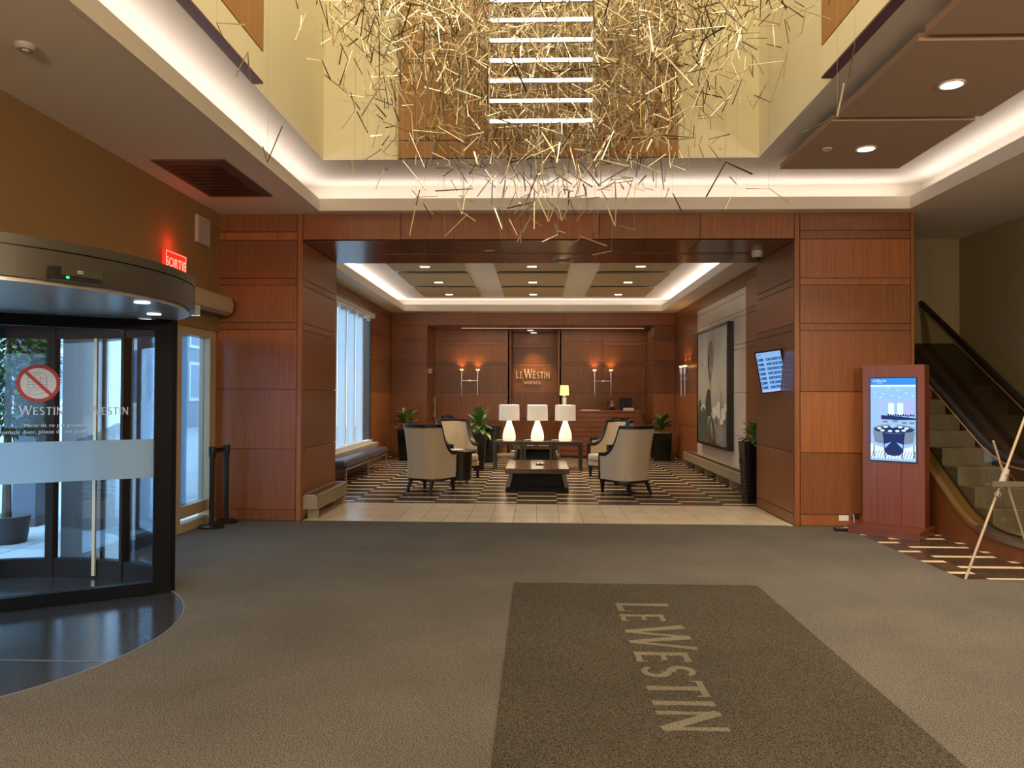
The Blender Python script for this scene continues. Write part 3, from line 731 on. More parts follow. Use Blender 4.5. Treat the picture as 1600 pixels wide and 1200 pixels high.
# ------------------------------------------------------------------ revolving door
def revolving_door():
    t = thing('revolving_door', 'big round black framed revolving door with grey canopy and glass wing', 'revolving door', (CX, CY, 0))
    c = (0, 0)
    # canopy
    MB().ring_sector(c, 1.2, 1.74, 2.285, 2.45, -100, 100, 64).build('canopy', 'canopy', t, True)
    MB().ring_sector(c, 1.2, 1.725, 2.45, 2.459, -100, 100, 64).build('canopy_groove', 'black', t, True)
    MB().ring_sector(c, 1.0, 1.74, 2.459, 2.515, -100, 100, 64).build('canopy_cap', 'canopy', t, True)
    MB().lathe([(0, 2.262), (1.70, 2.262), (1.70, 2.285), (0, 2.285)], n=64).build('ceiling_disc', 'soffit_metal', t, True)
    for a, r, mt in ((-30, .95, 'lens'), (-2, 1.58, 'lens_cool'), (28, 1.45, 'lens_cool'), (50, 1.5, 'lens_cool')):
        an = math.radians(a); MB().lathe([(0, 2.256), (.05, 2.256), (.05, 2.262), (0, 2.262)], (r * math.cos(an), r * math.sin(an), 0), 16).build('canopy_spot', mt, t, True)
    # curved side walls
    for a0, a1, posts in ((46, 136, (46, 69.5, 95, 136)), (224, 314, (224, 270, 314))):
        MB().ring_sector(c, 1.63, 1.70, 0, .16, a0, a1, 32).build('base_rail', 'blackmetal', t, True)
        MB().ring_sector(c, 1.63, 1.70, 2.14, 2.262, a0, a1, 32).build('top_rail', 'blackmetal', t, True)
        MB().ring_sector(c, 1.66, 1.67, .16, 2.14, a0, a1, 32).build('curved_pane', 'glass_blue', t, True)
        for p in posts:
            w = 2.4 if p in (46, 314, 95) else 1.2
            MB().ring_sector(c, 1.62, 1.71, 0, 2.262, p - w / 2, p + w / 2, 3).build('post', 'blackmetal', t, True)
    MB().ring_sector(c, 1.61, 1.63, .02, 2.14, 79.3, 80.4, 2).build('brush_strip', 'alu', t, True)
    # door wing
    P0 = Vector((-3.06 - CX, 6.22 - CY, 0)); P1 = Vector((-4.45 - CX, 5.33 - CY, 0)); u = (P1 - P0).normalized(); w = Vector((-u.y, u.x, 0))
    if w.dot(Vector((4, -5, 0))) < 0: w = -w                         # towards the lobby
    L = 2.4
    def wb(s0, s1, z0, z1, d0, d1): return MB().prism([(s0, z0), (s1, z0), (s1, z1), (s0, z1)], P0 + w * d0, u, (0, 0, 1), w, d1 - d0)
    wb(.0, .13, 0, 2.262, -.04, .04).build('wing_stile', 'blackmetal', t)
    wb(.13, L, .005, .10, -.04, .04).build('wing_bottom_rail', 'blackmetal', t)
    wb(.13, L, 2.165, 2.255, -.04, .04).build('wing_top_rail', 'blackmetal', t)
    g = wb(.13, L, .10, 2.165, -.006, .006).build('wing_pane', 'glass', t)
    wb(.13, L, .955, 1.272, .008, .010).build('frosted_band', 'frost', t)
    wb(1.55, 1.68, .10, 2.165, -.04, .04).build('wing_stile', 'blackmetal', t)
    # the round sign: no pushing
    sg = MB().prism([(.945 + .125 * math.cos(2 * PI * k / 40), 1.722 + .125 * math.sin(2 * PI * k / 40)) for k in range(40)], P0 + w * .009, u, (0, 0, 1), w, .001).build('warning_sign', 'whiteprint', t)
    sg['label'] = 'white round prohibition sign with red ring and bar'
    mb = MB()
    for q in arcpoly(.945, 1.722, .132, .132, 0, 360, .026, .026, 40): mb.prism(q, P0 + w * .0105, u, (0, 0, 1), w, .001)
    mb.prism(fl((.945 + .088, 1.722 + .092), (.945 - .088, 1.722 - .092), .024, .024), P0 + w * .0118, u, (0, 0, 1), w, .001)
    mb.build('sign_ring', 'redink', sg)
    mb = MB()
    def ln(a, b, wd=.0035): mb.prism(fl(a, b, wd, wd), P0 + w * .0106, u, (0, 0, 1), w, .0006)
    cx, cz = .945, 1.722
    for x in (.07, .03, -.01, -.055): ln((cx + x, cz - .035), (cx + x, cz + .04))
    for q in arcpoly(cx + .008, cz + .04, .063, .045, 0, 180, .0035, .0035, 14) + arcpoly(cx + .008, cz + .04, .022, .03, 0, 180, .0035, .0035, 10): mb.prism(q, P0 + w * .0106, u, (0, 0, 1), w, .0006)
    for z in (-.035, -.008, .012, .04): ln((cx + .07, cz + z), (cx - .055, cz + z))
    ln((cx + .08, cz - .058), (cx - .06, cz - .05)); ln((cx + .08, cz - .07), (cx + .02, cz - .09)); ln((cx + .02, cz - .09), (cx - .05, cz - .066))
    mb.build('sign_pictogram', 'greyink', sg)
    ud = -u                                                          # reading direction as seen from the lobby
    mb = MB(); tx = WESTIN(.062); k = .30 / letters_width(tx)
    letters(mb, tx, P0 + u * 1.07 + w * .009 + Vector((0, 0, 1.478)), ud * k, (0, 0, 1), w, .001); mb.build('door_lettering', 'frostink', t)
    mb = MB()
    letters(mb, tx, P0 + u * .60 + w * -.012 + Vector((0, 0, 1.475)), ud * k * .95, (0, 0, 1), w, .001); mb.build('door_lettering', 'frostink', t)
    mw = frame(P0 + u * .62 + w * .009 + Vector((0, 0, 1.385)), ud, (0, 0, 1))
    text_obj('door_lettering', 'Merci de ne pas pousser', .042, 'frostink', t, mw, .0004, 'RIGHT')
    mw = frame(P0 + u * .62 + w * .009 + Vector((0, 0, 1.335)), ud, (0, 0, 1))
    text_obj('door_lettering', 'Automatic door, please do not push', .042, 'frostink', t, mw, .0004, 'RIGHT')
    # sensor
    an = math.radians(-27); p = Vector((1.74 * math.cos(an), 1.74 * math.sin(an), 0)); tu = Vector((-math.sin(an), math.cos(an), 0)); tw = Vector((math.cos(an), math.sin(an), 0))
    s = MB().prism([(-.13, 2.285), (.15, 2.285), (.15, 2.36), (-.13, 2.36)], p, tu, (0, 0, 1), tw, .06).build('motion_sensor', 'black', t)
    MB().prism([(-.09, 2.315), (.15, 2.315), (.15, 2.362), (-.09, 2.362)], p, tu, (0, 0, 1), tw, .065).build('sensor_cover', 'canopy', s)
    MB().prism([(-.06, 2.298), (-.045, 2.298), (-.045, 2.309), (-.06, 2.309)], p, tu, (0, 0, 1), tw, .063).build('indicator_lamp', 'green_led', s)
    MB().prism([(-.0, 2.345), (.035, 2.345), (.035, 2.348), (-.0, 2.348)], p, tu, (0, 0, 1), tw, .066).prism([(-.0, 2.334), (.035, 2.334), (.035, 2.338), (-.0, 2.338)], p, tu, (0, 0, 1), tw, .066).build('maker_mark', 'white', s)
    an = math.radians(36); p = Vector((1.74 * math.cos(an), 1.74 * math.sin(an), 0)); tu = Vector((-math.sin(an), math.cos(an), 0)); tw = Vector((math.cos(an), math.sin(an), 0))
    s = MB().prism([(-.06, 2.29), (.06, 2.29), (.06, 2.37), (-.06, 2.37)], p, tu, (0, 0, 1), tw, .06).build('motion_sensor', 'black', t)
    MB().prism([(-.03, 2.285), (.03, 2.285), (.03, 2.31), (-.03, 2.31)], p, tu, (0, 0, 1), tw, .062).build('sensor_lens', 'silver', s)
revolving_door()

# storefront glazing beside the door
w1 = struct('window_1', MB().box(-4.34, 9.55, 0, -4.20, 9.72, 2.46), 'alu')
struct('window_post', MB().box(-4.34, 8.66, 0, -4.20, 8.78, 2.46), 'alu', w1)
struct('window_post', MB().box(-4.34, 6.76, 0, -4.20, 6.86, 2.46), 'blackmetal', w1)
struct('window_head', MB().box(-4.335, 8.66, 2.36, -4.205, 9.72, 2.46), 'alu', w1)
struct('window_head', MB().box(-4.335, 6.86, 2.3, -4.205, 8.66, 2.46), 'blackmetal', w1)
struct('window_sill', MB().box(-4.36, 8.78, 0, -4.19, 9.55, .1), 'alu', w1)
struct('window_sill', MB().box(-4.36, 8.78, .16, -4.21, 9.55, .30), 'alu', w1)
struct('window_sill', MB().box(-4.33, 6.86, 0, -4.21, 8.66, .12), 'blackmetal', w1)
struct('pane', MB().box(-4.285, 8.78, .3, -4.275, 9.55, 2.36), 'glass_blue', w1)
struct('pane', MB().box(-4.285, 6.86, .12, -4.275, 8.66, 2.3), 'glass_blue', w1)
struct('blind', MB().box(-4.32, 8.80, .3, -4.312, 9.16, 2.36), 'frost', w1)

# lounge window: white fins
w2 = struct('window_2', MB().box(-4.1, 11.5, .46, -3.70, 17.5, .54), 'alu')
struct('window_sill', MB().box(-3.96, 11.5, .54, -3.84, 17.45, .60), 'white', w2)
struct('window_head', MB().box(-4.08, 11.5, 3.42, -3.80, 17.5, 3.52), 'paint', w2)
for i in range(8):
    yy = 11.62 + i * .745
    struct('window_mullion', MB().box(-4.08, yy, .60, -3.93, yy + .07, 3.42), 'white', w2)
    struct('dark_gasket', MB().box(-4.06, yy + .07, .60, -3.95, yy + .13, 3.42), 'outcol', w2)
    if i < 7:
        struct('pane', MB().box(-4.05, yy + .13, .60, -4.04, yy + .745, 3.42), 'glass', w2)
        struct('window_blind', MB().box(-3.955, yy + .20, .60, -3.945, yy + .70, 3.40), 'blind', w2)
    struct('blind_clip', MB().box(-3.93, yy + .3, 3.34, -3.86, yy + .5, 3.42), 'white', w2)

# ------------------------------------------------------------------ seating group
def armchair():
    t = thing('wing_armchair', '', 'armchair')
    hw, yf, yc, rc, yb = .345, .27, -.10, .24, -.34
    path = []
    n1, n2, n3 = 9, 8, 6
    for i in range(n1): path.append((hw, yf + (yc - yf) * i / n1))
    for i in range(n2):
        a = PI / 2 * i / n2; path.append((hw - rc + rc * math.cos(a), yc - rc * math.sin(a)))
    half = path[:]
    for i in range(n3): path.append((hw - rc - (2 * (hw - rc)) * i / n3, yb))
    path += [(-x, y) for x, y in half[::-1]]
    pts = []
    for i, (x, y) in enumerate(path):
        a = path[max(0, i - 1)]; b = path[min(len(path) - 1, i + 1)]
        tx, ty = b[0] - a[0], b[1] - a[1]; l = math.hypot(tx, ty); nx, ny = -ty / l, tx / l
        if nx * x + ny * (y + .05) < 0: nx, ny = -nx, -ny
        s = max(0, min(1, (.17 - y) / .30)); h = .66 + .47 * (1 - math.sqrt(max(0, 1 - s * s)))
        lean = max(0, min(1, (.1 - y) / .44))
        pts.append((x, y, h, nx, ny, lean))
    NL = 9; th = .075
    mb = MB(); bm = mb.bm
    out, inn = [], []
    for x, y, h, nx, ny, lean in pts:
        o, q = [], []
        for k in range(NL + 1):
            z = .235 + (h - .235) * k / NL; f = (z - .235) / .9
            dy = -lean * .13 * f * f; dx = (.03 * f) * (1 if x > 0 else -1) * min(1, abs(x) / .2)
            o.append(bm.verts.new((x + dx, y + dy, z))); q.append(bm.verts.new((x + dx - nx * th, y + dy - ny * th, z)))
        out.append(o); inn.append(q)
    for i in range(len(pts) - 1):
        for k in range(NL):
            bm.faces.new((out[i][k], out[i + 1][k], out[i + 1][k + 1], out[i][k + 1])); bm.faces.new((inn[i][k], inn[i][k + 1], inn[i + 1][k + 1], inn[i + 1][k]))
        bm.faces.new((out[i][NL], out[i + 1][NL], inn[i + 1][NL], inn[i][NL])); bm.faces.new((out[i][0], inn[i][0], inn[i + 1][0], out[i + 1][0]))
    for i in (0, len(pts) - 1):
        for k in range(NL): bm.faces.new((out[i][k], inn[i][k], inn[i][k + 1], out[i][k + 1]))
    top = [((a[NL].co + b[NL].co) / 2 + Vector((0, 0, .006))) for a, b in zip(out, inn)]
    fr = [[(out[i][k].co + inn[i][k].co) / 2 + Vector((0, .008, 0)) for k in range(NL, -1, -1)] for i in (0, len(pts) - 1)]
    base_path = [a[0].co.copy() for a in out]
    mb.build('upholstered_shell', 'fabric', t, True)
    tr = MB()
    for i in range(len(top) - 1):                                   # flat show-wood trim over the edge
        pass
    def band(ps, wv, hh):
        vv = []
        for p, n in zip(ps, wv): vv.append([tr.bm.verts.new(p + n * .042 - Vector((0, 0, hh))), tr.bm.verts.new(p + n * .046 + Vector((0, 0, .014))), tr.bm.verts.new(p - n * .046 + Vector((0, 0, .014))), tr.bm.verts.new(p - n * .042 - Vector((0, 0, hh)))])
        for a, b in zip(vv, vv[1:]):
            for k in range(4): tr.bm.faces.new((a[k], a[(k + 1) % 4], b[(k + 1) % 4], b[k]))
        tr.bm.faces.new(vv[0][::-1]); tr.bm.faces.new(vv[-1])
    band(top, [Vector((p[3], p[4], 0)) for p in pts], .042)
    for sgn, f in ((1, fr[0]), (-1, fr[1])):
        x = f[0].x; tr.box(x - .044, yf - .012, .235, x + .044, yf + .016, .675)
    tr.build('wood_trim', 'black_trim', t, True)
    rail = MB()
    prev = None
    rp = [rail.bm.verts.new(p - Vector((0, 0, .035))) for p in base_path]; rq = [rail.bm.verts.new(p + Vector((0, 0, .004))) for p in base_path]
    rail.bm.faces.new(rp); rail.bm.faces.new(rq[::-1])
    for i in range(len(rp)): j = (i + 1) % len(rp); rail.bm.faces.new((rp[i], rp[j], rq[j], rq[i]))
    rail.build('base_rail', 'black_trim', t)
    MB().box(-.30, -.27, .236, .30, .31, .335, .012).build('seat_base', 'fabric', t, True)
    MB().box(-.265, -.25, .337, .265, .35, .47, .035, 3).build('seat_cushion', 'fabric', t, True)
    for sx in (-1, 1):
        MB().frustum((sx * .30, .25, 0), (.036, .036), (sx * .30, .25, .202), (.055, .055)).build('leg', 'black_trim', t)
        MB().frustum((sx * .235, -.36, 0), (.036, .036), (sx * .215, -.27, .202), (.055, .055)).build('leg', 'black_trim', t)
    return t
chair0 = armchair()
def place(o, loc, face, label, group=None):
    o.location = (loc[0], loc[1], 0); o.rotation_euler = (0, 0, math.atan2(-face[0], face[1])); o['label'] = label
    if group: o['group'] = group
CG = 'wing armchairs of the lounge'
spots = [((-1.83, 12.95), (.45, .89), 'beige wing armchair nearest on the left, its back to the entrance'),
         ((1.50, 12.90), (-.62, .78), 'beige wing armchair nearest on the right, its back to the entrance'),
         ((-1.58, 15.10), (.60, -.80), 'beige wing armchair behind the left round side table, pale front showing'),
         ((1.45, 15.30), (-.84, -.54), 'beige wing armchair behind the right round side table, seat showing'),
         ((-1.80, 17.9), (.98, .2), 'beige armchair farthest back on the left beside the leafy planter'),
         ((1.56, 17.1), (-.97, -.2), 'beige armchair farthest back on the right near the reception desk')]
for i, (l, f, lb) in enumerate(spots):
    place(chair0 if i == 0 else copy_tree(chair0), l, f, lb, CG)

def round_table(loc, label):
    t = thing('round_side_table', label, 'side table', loc, 0, 'round side tables between armchairs')
    MB().lathe([(0, .575), (.30, .575), (.335, .585), (.34, .605), (.33, .615), (0, .615)], n=40).build('tabletop', 'black_trim', t, True)
    MB().lathe([(0, .56), (.305, .56), (.305, .575), (0, .575)], n=40).build('apron', 'espresso', t, True)
    MB().lathe([(0, .07), (.215, .07), (.235, .56), (0, .56)], n=32).build('drum', 'espresso', t, True)
    for k in range(4):
        a = PI / 4 + k * PI / 2; MB().box(.19 * math.cos(a) - .02, .19 * math.sin(a) - .02, 0, .19 * math.cos(a) + .02, .19 * math.sin(a) + .02, .08).build('foot', 'espresso', t)
    return t
round_table((-1.45, 14.1, 0), 'round black drum side table beside the nearest left armchair')
round_table((1.60, 14.12, 0), 'round black side table tucked behind the nearest right armchair')
t = tag(MB().box(-.11, -.15, 0, .11, .15, .012).box(-.10, -.14, .012, .10, .14, .02).build('magazine', 'paper'), 'pale magazine lying on the left round side table', 'magazine'); t.location = (-1.49, 14.02, .616); t.rotation_euler = (0, 0, .4)
t = tag(MB().box(-.10, -.14, 0, .10, .14, .01).box(-.09, -.13, .01, .09, .13, .016).build('magazine', 'paper'), 'pale magazine lying on the right round side table', 'magazine'); t.location = (1.55, 14.05, .616)

def low_table(loc, label, D=1.72):
    t = thing('low_coffee_table', label, 'coffee table', loc, 0, 'low square coffee tables')
    MB().box(-.55, 0, .30, .55, D, .39, .006).build('tabletop', 'table_top', t)
    MB().frustum((0, D / 2, 0), (1.09, D - .02), (0, D / 2, .07), (1.06, D - .06)).build('plinth', 'matte_black', t)
    MB().frustum((0, D / 2, .07), (.94, D - .22), (0, D / 2, .30), (.84, D - .3)).build('pedestal', 'matte_black', t)
    for sx in (-1, 1):
        for yy in (.04, D - .04): MB().frustum((sx * .505, yy, .07), (.07, .05), (sx * .45, yy + (.04 if yy < .5 else -.04), .30), (.07, .05)).build('corner_leg', 'espresso', t)
    return t
low_table((0, 12.93, 0), 'low square dark coffee table with a glossy figured top in front of the lamps')
low_table((-.05, 18.75, 0), 'low dark coffee table behind the three lamp tables', 1.1)
t = thing('candle_dish', 'small shallow dish with a lit candle on the front coffee table', 'candle', (.05, 13.75, .391))
MB().lathe([(0, 0), (.07, 0), (.085, .02), (.078, .02), (.065, .006), (0, .006)], n=20).build('dish', 'silver', t, True)
MB().lathe([(0, .006), (.025, .006), (.025, .03), (0, .03)], n=12).build('candle', 'white', t, True)
for i, xx in enumerate((-.22, .16)):
    t = thing('brochure_stack', '%s pale stack of brochures on the rear coffee table' % ('left' if i == 0 else 'right'), 'brochures', (xx, 18.95, .391), 0, 'brochure stacks on the rear coffee table')
    for k in range(4): MB().box(-.12, -.09, k * .013, .12, .09, k * .013 + .012).build('brochure', 'paper', t)

# three lamp tables and lamps
ON = ('left', 'middle', 'right')
for i, xx in enumerate((-.65, .01, .67)):
    t = thing('lamp_table', '%s of three dark square lamp tables standing side by side' % ON[i], 'side table', (xx, 16.55, 0), 0, 'lamp tables in a row')
    MB().box(-.325, 0, .60, .325, .62, .628, .004).build('tabletop', 'espresso', t)
    MB().box(-.30, .02, .55, .30, .60, .60).build('apron', 'espresso', t)
    for sx in (-1, 1):
        for yy in (.035, .585): MB().box(sx * .29 - .027, yy - .027, 0, sx * .29 + .027, yy + .027, .60).build('leg', 'espresso', t)
for i, xx in enumerate((-.63, .0, .62)):
    t = thing('table_lamp', '%s of three white bottle shaped table lamps with drum shade' % ON[i], 'table lamp', (xx, 16.85, .628), 0, 'white table lamps in a row')
    prof = [(0, 0), (.128, 0), (.142, .03), (.146, .09), (.135, .18), (.105, .28), (.07, .37), (.052, .43), (.045, .48), (0, .48)]
    MB().lathe(prof, n=32).build('glass_base', 'lampglass', t, True)
    MB().lathe([(.232, .455), (.225, .80), (.221, .80), (.228, .455), (.232, .455)], n=40).build('shade', 'shade', t, True)
    MB().tube([(0, 0, .48), (0, 0, .62)], .012, 8).build('stem', 'silver', t, True)
    mb = MB()
    for a in (0, 2.1, 4.2): mb.tube([(0, 0, .78), (.224 * math.cos(a), .224 * math.sin(a), .79)], .004, 5)
    mb.build('shade_spider', 'silver', t)
    MB().tube([(-.13, .1, .012), (-.2, .14, .02), (-.27, .1, .012), (-.30, .2, .006)], .006, 6).build('power_cord', 'white', t, True)
    point('lamp_light', (0, 0, .66), 17, (1, .78, .50), .05, t)

# bench under the window
t = thing('window_bench', 'long low bench with two blue grey leather cushions under the tall window', 'bench', (-3.62, 13.22, 0))
for i in range(2):
    c = MB().box(-.26, .0 + i * 1.86, .335, .26, 1.84 + i * 1.86, .475, .05, 4).build('cushion', 'leather', t, True)
    mb = MB(); mb.tube([(-.262, .01 + i * 1.86, .40), (.262, .01 + i * 1.86, .40)], .006, 5); mb.build('piping', 'leather', c)
MB().box(-.25, .02, .30, .25, 3.68, .335).build('frame', 'silver', t)
for yy in (.04, 1.85, 3.66):
    for sx in (-1, 1): MB().box(sx * .235 - .018, yy - .018, 0, sx * .235 + .018, yy + .018, .30).build('leg', 'silver', t)

# ------------------------------------------------------------------ planters and plants
def leaf_mesh(name, L, w, droop, mat):
    mb = MB(); n = 7
    rows = []
    for i in range(n + 1):
        f = i / n; ww = w * math.sin(PI * (f * .92 + .06)) ** .8 * (1 - .25 * f) if i < n else .002
        ang = droop * f
        y = L * (f - .25 * droop * f * f); z = L * (f * .15 - droop * .32 * f * f)
        rows.append([mb.bm.verts.new((-ww, y, z + ww * .35)), mb.bm.verts.new((0, y, z)), mb.bm.verts.new((ww, y, z + ww * .35))])
    for a, b in zip(rows, rows[1:]):
        for k in range(2): mb.bm.faces.new((a[k], a[k + 1], b[k + 1], b[k]))
    bmesh.ops.recalc_face_normals(mb.bm, faces=mb.bm.faces[:])
    me = bpy.data.meshes.new(name); mb.bm.to_mesh(me); mb.bm.free(); me.materials.append(M[mat])
    me.polygons.foreach_set('use_smooth', [True] * len(me.polygons))
    return me
LEAVES = {'g': [leaf_mesh('leaf', .30, .072, .9, 'leaf'), leaf_mesh('leaf', .36, .06, .6, 'leaf')], 'v': [leaf_mesh('leaf', .28, .085, .9, 'leaf2'), leaf_mesh('leaf', .34, .075, .6, 'leaf2')]}
def leaves(parent, z, n, kind, seed, spread=.06, scale=1.0, tilt=(.1, 1.15)):
    rng = random.Random(seed)
    for i in range(n):
        o = bpy.data.objects.new('leaf', rng.choice(LEAVES[kind])); COL.objects.link(o); o.parent = parent
        a = i * 2.4 + rng.uniform(-.4, .4); f = i / n
        el = tilt[1] - (tilt[1] - tilt[0]) * f + rng.uniform(-.15, .15)
        s = scale * rng.uniform(.8, 1.15)
        o.location = (math.cos(a) * spread * f - 0, math.sin(a) * spread * f, z + rng.uniform(0, .16 * scale) + (1 - f) * .12 * scale)
        o.rotation_euler = (el, 0, a - PI / 2); o.scale = (s, s, s)
    mb = MB()
    for i in range(5):
        a = i * 1.3; mb.tube([(math.cos(a) * .03, math.sin(a) * .03, z - .02), (math.cos(a) * .02, math.sin(a) * .02, z + .14 * scale)], .008, 5)
    mb.build('stem', 'leaf', parent)
def planter(name, label, loc, h, wt, wb, cat='planter', rim=None, wavy=False, rz=0):
    t = thing(name, label, cat, loc, rz)
    b = MB().frustum((0, 0, 0), (wb, wb), (0, 0, h), (wt, wt)).build('pot', 'planter', t)
    MB().box(-wt / 2 + .02, -wt / 2 + .02, h - .01, wt / 2 - .02, wt / 2 - .02, h + .004).build('soil', 'soil', t)
    if wavy:
        for k in range(13):
            z = .05 + k * .05; f = z / h; hw = (wb + (wt - wb) * f) / 2
            pts = [(-hw - .004, -hw + 2 * hw * i / 8, z + .018 * math.sin(i * 1.6 + k * .3)) for i in range(9)]
            pts2 = [(-hw + 2 * hw * i / 8, -hw - .004, z + .018 * math.sin(i * 1.6 + k * .3 + 2)) for i in range(9)]
            mb = MB(); mb.tube(pts, .011, 5); mb.tube(pts2, .011, 5); mb.build('wave_ridge', 'planter', t, True)
    if rim: MB().ring_sector((0, 0), wt * .36, wt * .47, h + .004, h + .02, 0, 360, 20).build('pot_rim', 'pebble', t)
    return t
def plant(t, z, n, kind, seed, scale=1.0, spread=.07, tilt=(.1, 1.15)): leaves(t, z, n, kind, seed, spread, scale, tilt)
p = planter('potted_plant', 'pale green bushy plant in a tall black planter beyond the bench', (-3.30, 18.95, 0), .76, .40, .30, 'plant'); plant(p, .765, 34, 'v', 1, 1.35)
p = planter('potted_plant', 'bright glossy green plant drooping from the front black planter left of the lamps', (-1.27, 16.45, 0), .78, .30, .22, 'plant'); plant(p, .785, 36, 'g', 2, 1.25, .1, (-.6, 1.2))
planter('tall_planter', 'rear tall black planter left of the lamp tables, behind the drooping plant', (-1.22, 18.35, 0), .84, .40, .30)
p = planter('potted_plant', 'spreading green plant in a wide black planter with pale rim, right rear corner', (3.14, 19.3, 0), .70, .46, .40, 'plant', rim=True); plant(p, .715, 26, 'g', 3, 1.2, .05, (-.05, .9))
p = planter('potted_plant', 'green leafy plant in a tall wavy black planter beside the right pillar', (3.33, 11.80, 0), .94, .36, .26, 'plant', wavy=True); plant(p, .945, 24, 'g', 4, .72, .06, (-.6, 1.1))

# ------------------------------------------------------------------ heaters
def heater(label, loc, L, h0, h1, d, flip):
    t = thing('baseboard_heater', label, 'heater', loc)
    MB().box(0, 0, h0, d, L, h1 - .012).build('casing', 'heater', t)
    mb = MB(); mb.box(0, 0, h1 - .012, .02, L, h1); mb.box(d - .02, 0, h1 - .012, d, L, h1); mb.box(0, 0, h1 - .012, d, .03, h1); mb.box(0, L - .03, h1 - .012, d, L, h1); mb.build('top_rim', 'alu', t)
    mb = MB()
    n = int(L / .04)
    for i in range(n): mb.box(.022, .035 + i * (L - .07) / n, h1 - .012, d - .022, .035 + i * (L - .07) / n + .012, h1 - .004)
    g = mb.build('top_grille', 'vent', t); g['kind'] = 'stuff'
    k = max(2, int(L / .9) + 1)
    for i in range(k):
        yy = .08 + (L - .2) * i / (k - 1); MB().box(.04, yy, 0, d - .01, yy + .05, h0).build('foot', 'heater', t)
heater('short khaki baseboard heater on feet along the left pillar', (-3.075, 9.84, 0), 1.56, .135, .325, .19, False)
heater('long khaki baseboard heater on feet below the stone wall and painting', (3.41, 12.55, 0), 5.25, .165, .345, .19, True)

# ------------------------------------------------------------------ painting on the stone wall
t = thing('painting', 'tall abstract grey painting in a deep black frame on pale stone wall', 'painting', (3.6, 15.38, 1.83))
MB().box(-.085, -1.33, -1.2, .01, 1.33, 1.2).build('canvas_box', 'black', t)
cv = MB().box(-.088, -1.29, -1.16, -.084, 1.29, 1.16).build('canvas', 'canvas', t)
fr = MB()
fr.box(-.105, -1.33, -1.2, -.085, -1.28, 1.2); fr.box(-.105, 1.28, -1.2, -.085, 1.33, 1.2); fr.box(-.105, -1.28, -1.2, -.085, 1.28, -1.15); fr.box(-.105, -1.28, 1.15, -.085, 1.28, 1.2)
fr.build('frame', 'black', t)
def blot(mat, pts, d=.0):
    # smooth closed outline through control points (y, z)
    out = []
    n = len(pts)
    for i in range(n):
        p0, p1, p2, p3 = [Vector(pts[(i + k - 1) % n]) for k in range(4)]
        for s in range(5):
            q = s / 5; out.append(tuple(.5 * ((2 * p1) + (-p0 + p2) * q + (2 * p0 - 5 * p1 + 4 * p2 - p3) * q * q + (-p0 + 3 * p1 - 3 * p2 + p3) * q ** 3)))
    MB().prism(out, (-.0885 - d, 0, 0), (0, 1, 0), (0, 0, 1), (-1, 0, 0), .0006).build('brush_shape', mat, t)
mb = MB()
for q in arcpoly(.93, .78, .17, .33, 0, 360, .022, .03, 30): mb.prism(q, (-.0885, 0, 0), (0, 1, 0), (0, 0, 1), (-1, 0, 0), .0006)
mb.prism(fl((1.1, .78), (.8, .98), .01), (-.0885, 0, 0), (0, 1, 0), (0, 0, 1), (-1, 0, 0), .0006)
mb.build('painted_ring', 'ink2', t)
blot('ink2', [(.1, .95), (-.15, .75), (-.12, .4), (.05, .1), (.02, -.15), (.18, .1), (.3, .45), (.28, .8)])
blot('ink1', [(.26, .8), (.18, .6), (.2, .4), (.12, .15), (.22, .2), (.33, .5)], .001)
rr = random.Random(3)
for cy, cz, ry, rz_ in ((-.95, -.52, .22, .15), (-.6, -.46, .2, .17), (-.25, -.50, .2, .14), (.75, -.46, .22, .09), (.15, -.50, .14, .10), (-.8, -.66, .16, .08), (-1.12, -.42, .12, .1)):
    blot('ink3', [(cy + ry * math.cos(k * PI / 4) * rr.uniform(.6, 1.15), cz + rz_ * math.sin(k * PI / 4) * rr.uniform(.6, 1.15)) for k in range(8)], rr.uniform(.0002, .0008))
blot('ink1', [(.3, .3 - .35), (.1, -.1), (.0, -.4), (.05, -.55), (.3, -.6), (.5, -.45), (.48, -.2)], .0015)
blot('ink4', [(.75, -.42), (.55, -.5), (.4, -.85), (.3, -1.14), (1.0, -1.14), (.95, -.8), (.88, -.5)], .0018)
blot('ink1', [(.35, -.5), (.1, -.6), (-.15, -.9), (-.35, -1.0), (-.1, -.7), (.15, -.48)], .0021)
blot('ink4', [(1.2, -.35), (1.0, -.3), (.8, -.6), (.9, -1.1), (1.24, -1.1)], .0003)
blot('ink2', [(-.3, -.75), (-.9, -.7), (-1.24, -.8), (-1.2, -1.12), (-.5, -1.12), (-.2, -.95)], .0004)

# ------------------------------------------------------------------ wall sconces
def sconce(label, loc, rz):
    t = thing('torch_sconce', label, 'wall light', loc, rz, 'twin torch sconces')   # local: wall behind at +y
    MB().tube([(-.23, 0, 0), (.23, 0, 0)], .012, 8).build('crossbar', 'chrome', t, True)
    MB().tube([(0, 0, 0), (0, .1, 0)], .03, 12).build('wall_bracket', 'chrome', t, True)
    for sx in (-1, 1):
        x = sx * .23
        MB().tube([(x, 0, -.43), (x, 0, .14)], [.009, .022], 8).build('tapered_rod', 'chrome', t, True)
        MB().lathe([(0, .12), (.044, .12), (.05, .29), (.043, .29), (.04, .27), (0, .27)], (x, 0, 0), 16).build('torch_cup', 'chrome', t, True)
        MB().lathe([(0, .271), (.038, .271), (.055, .32), (0, .325)], (x, 0, 0), 16).build('bulb', 'flame', t, True)
        spot('lamp_light', (x, 0, .33), 9, (1, .5, .16), 130, .8, t, .02, (PI, 0, 0))
sconce('chrome twin torch sconce on the wood left of the gold letters', (-1.93, 21.40, 2.05), 0)
sconce('chrome twin torch sconce on the wood above the receptionist', (1.84, 21.40, 2.05), 0)
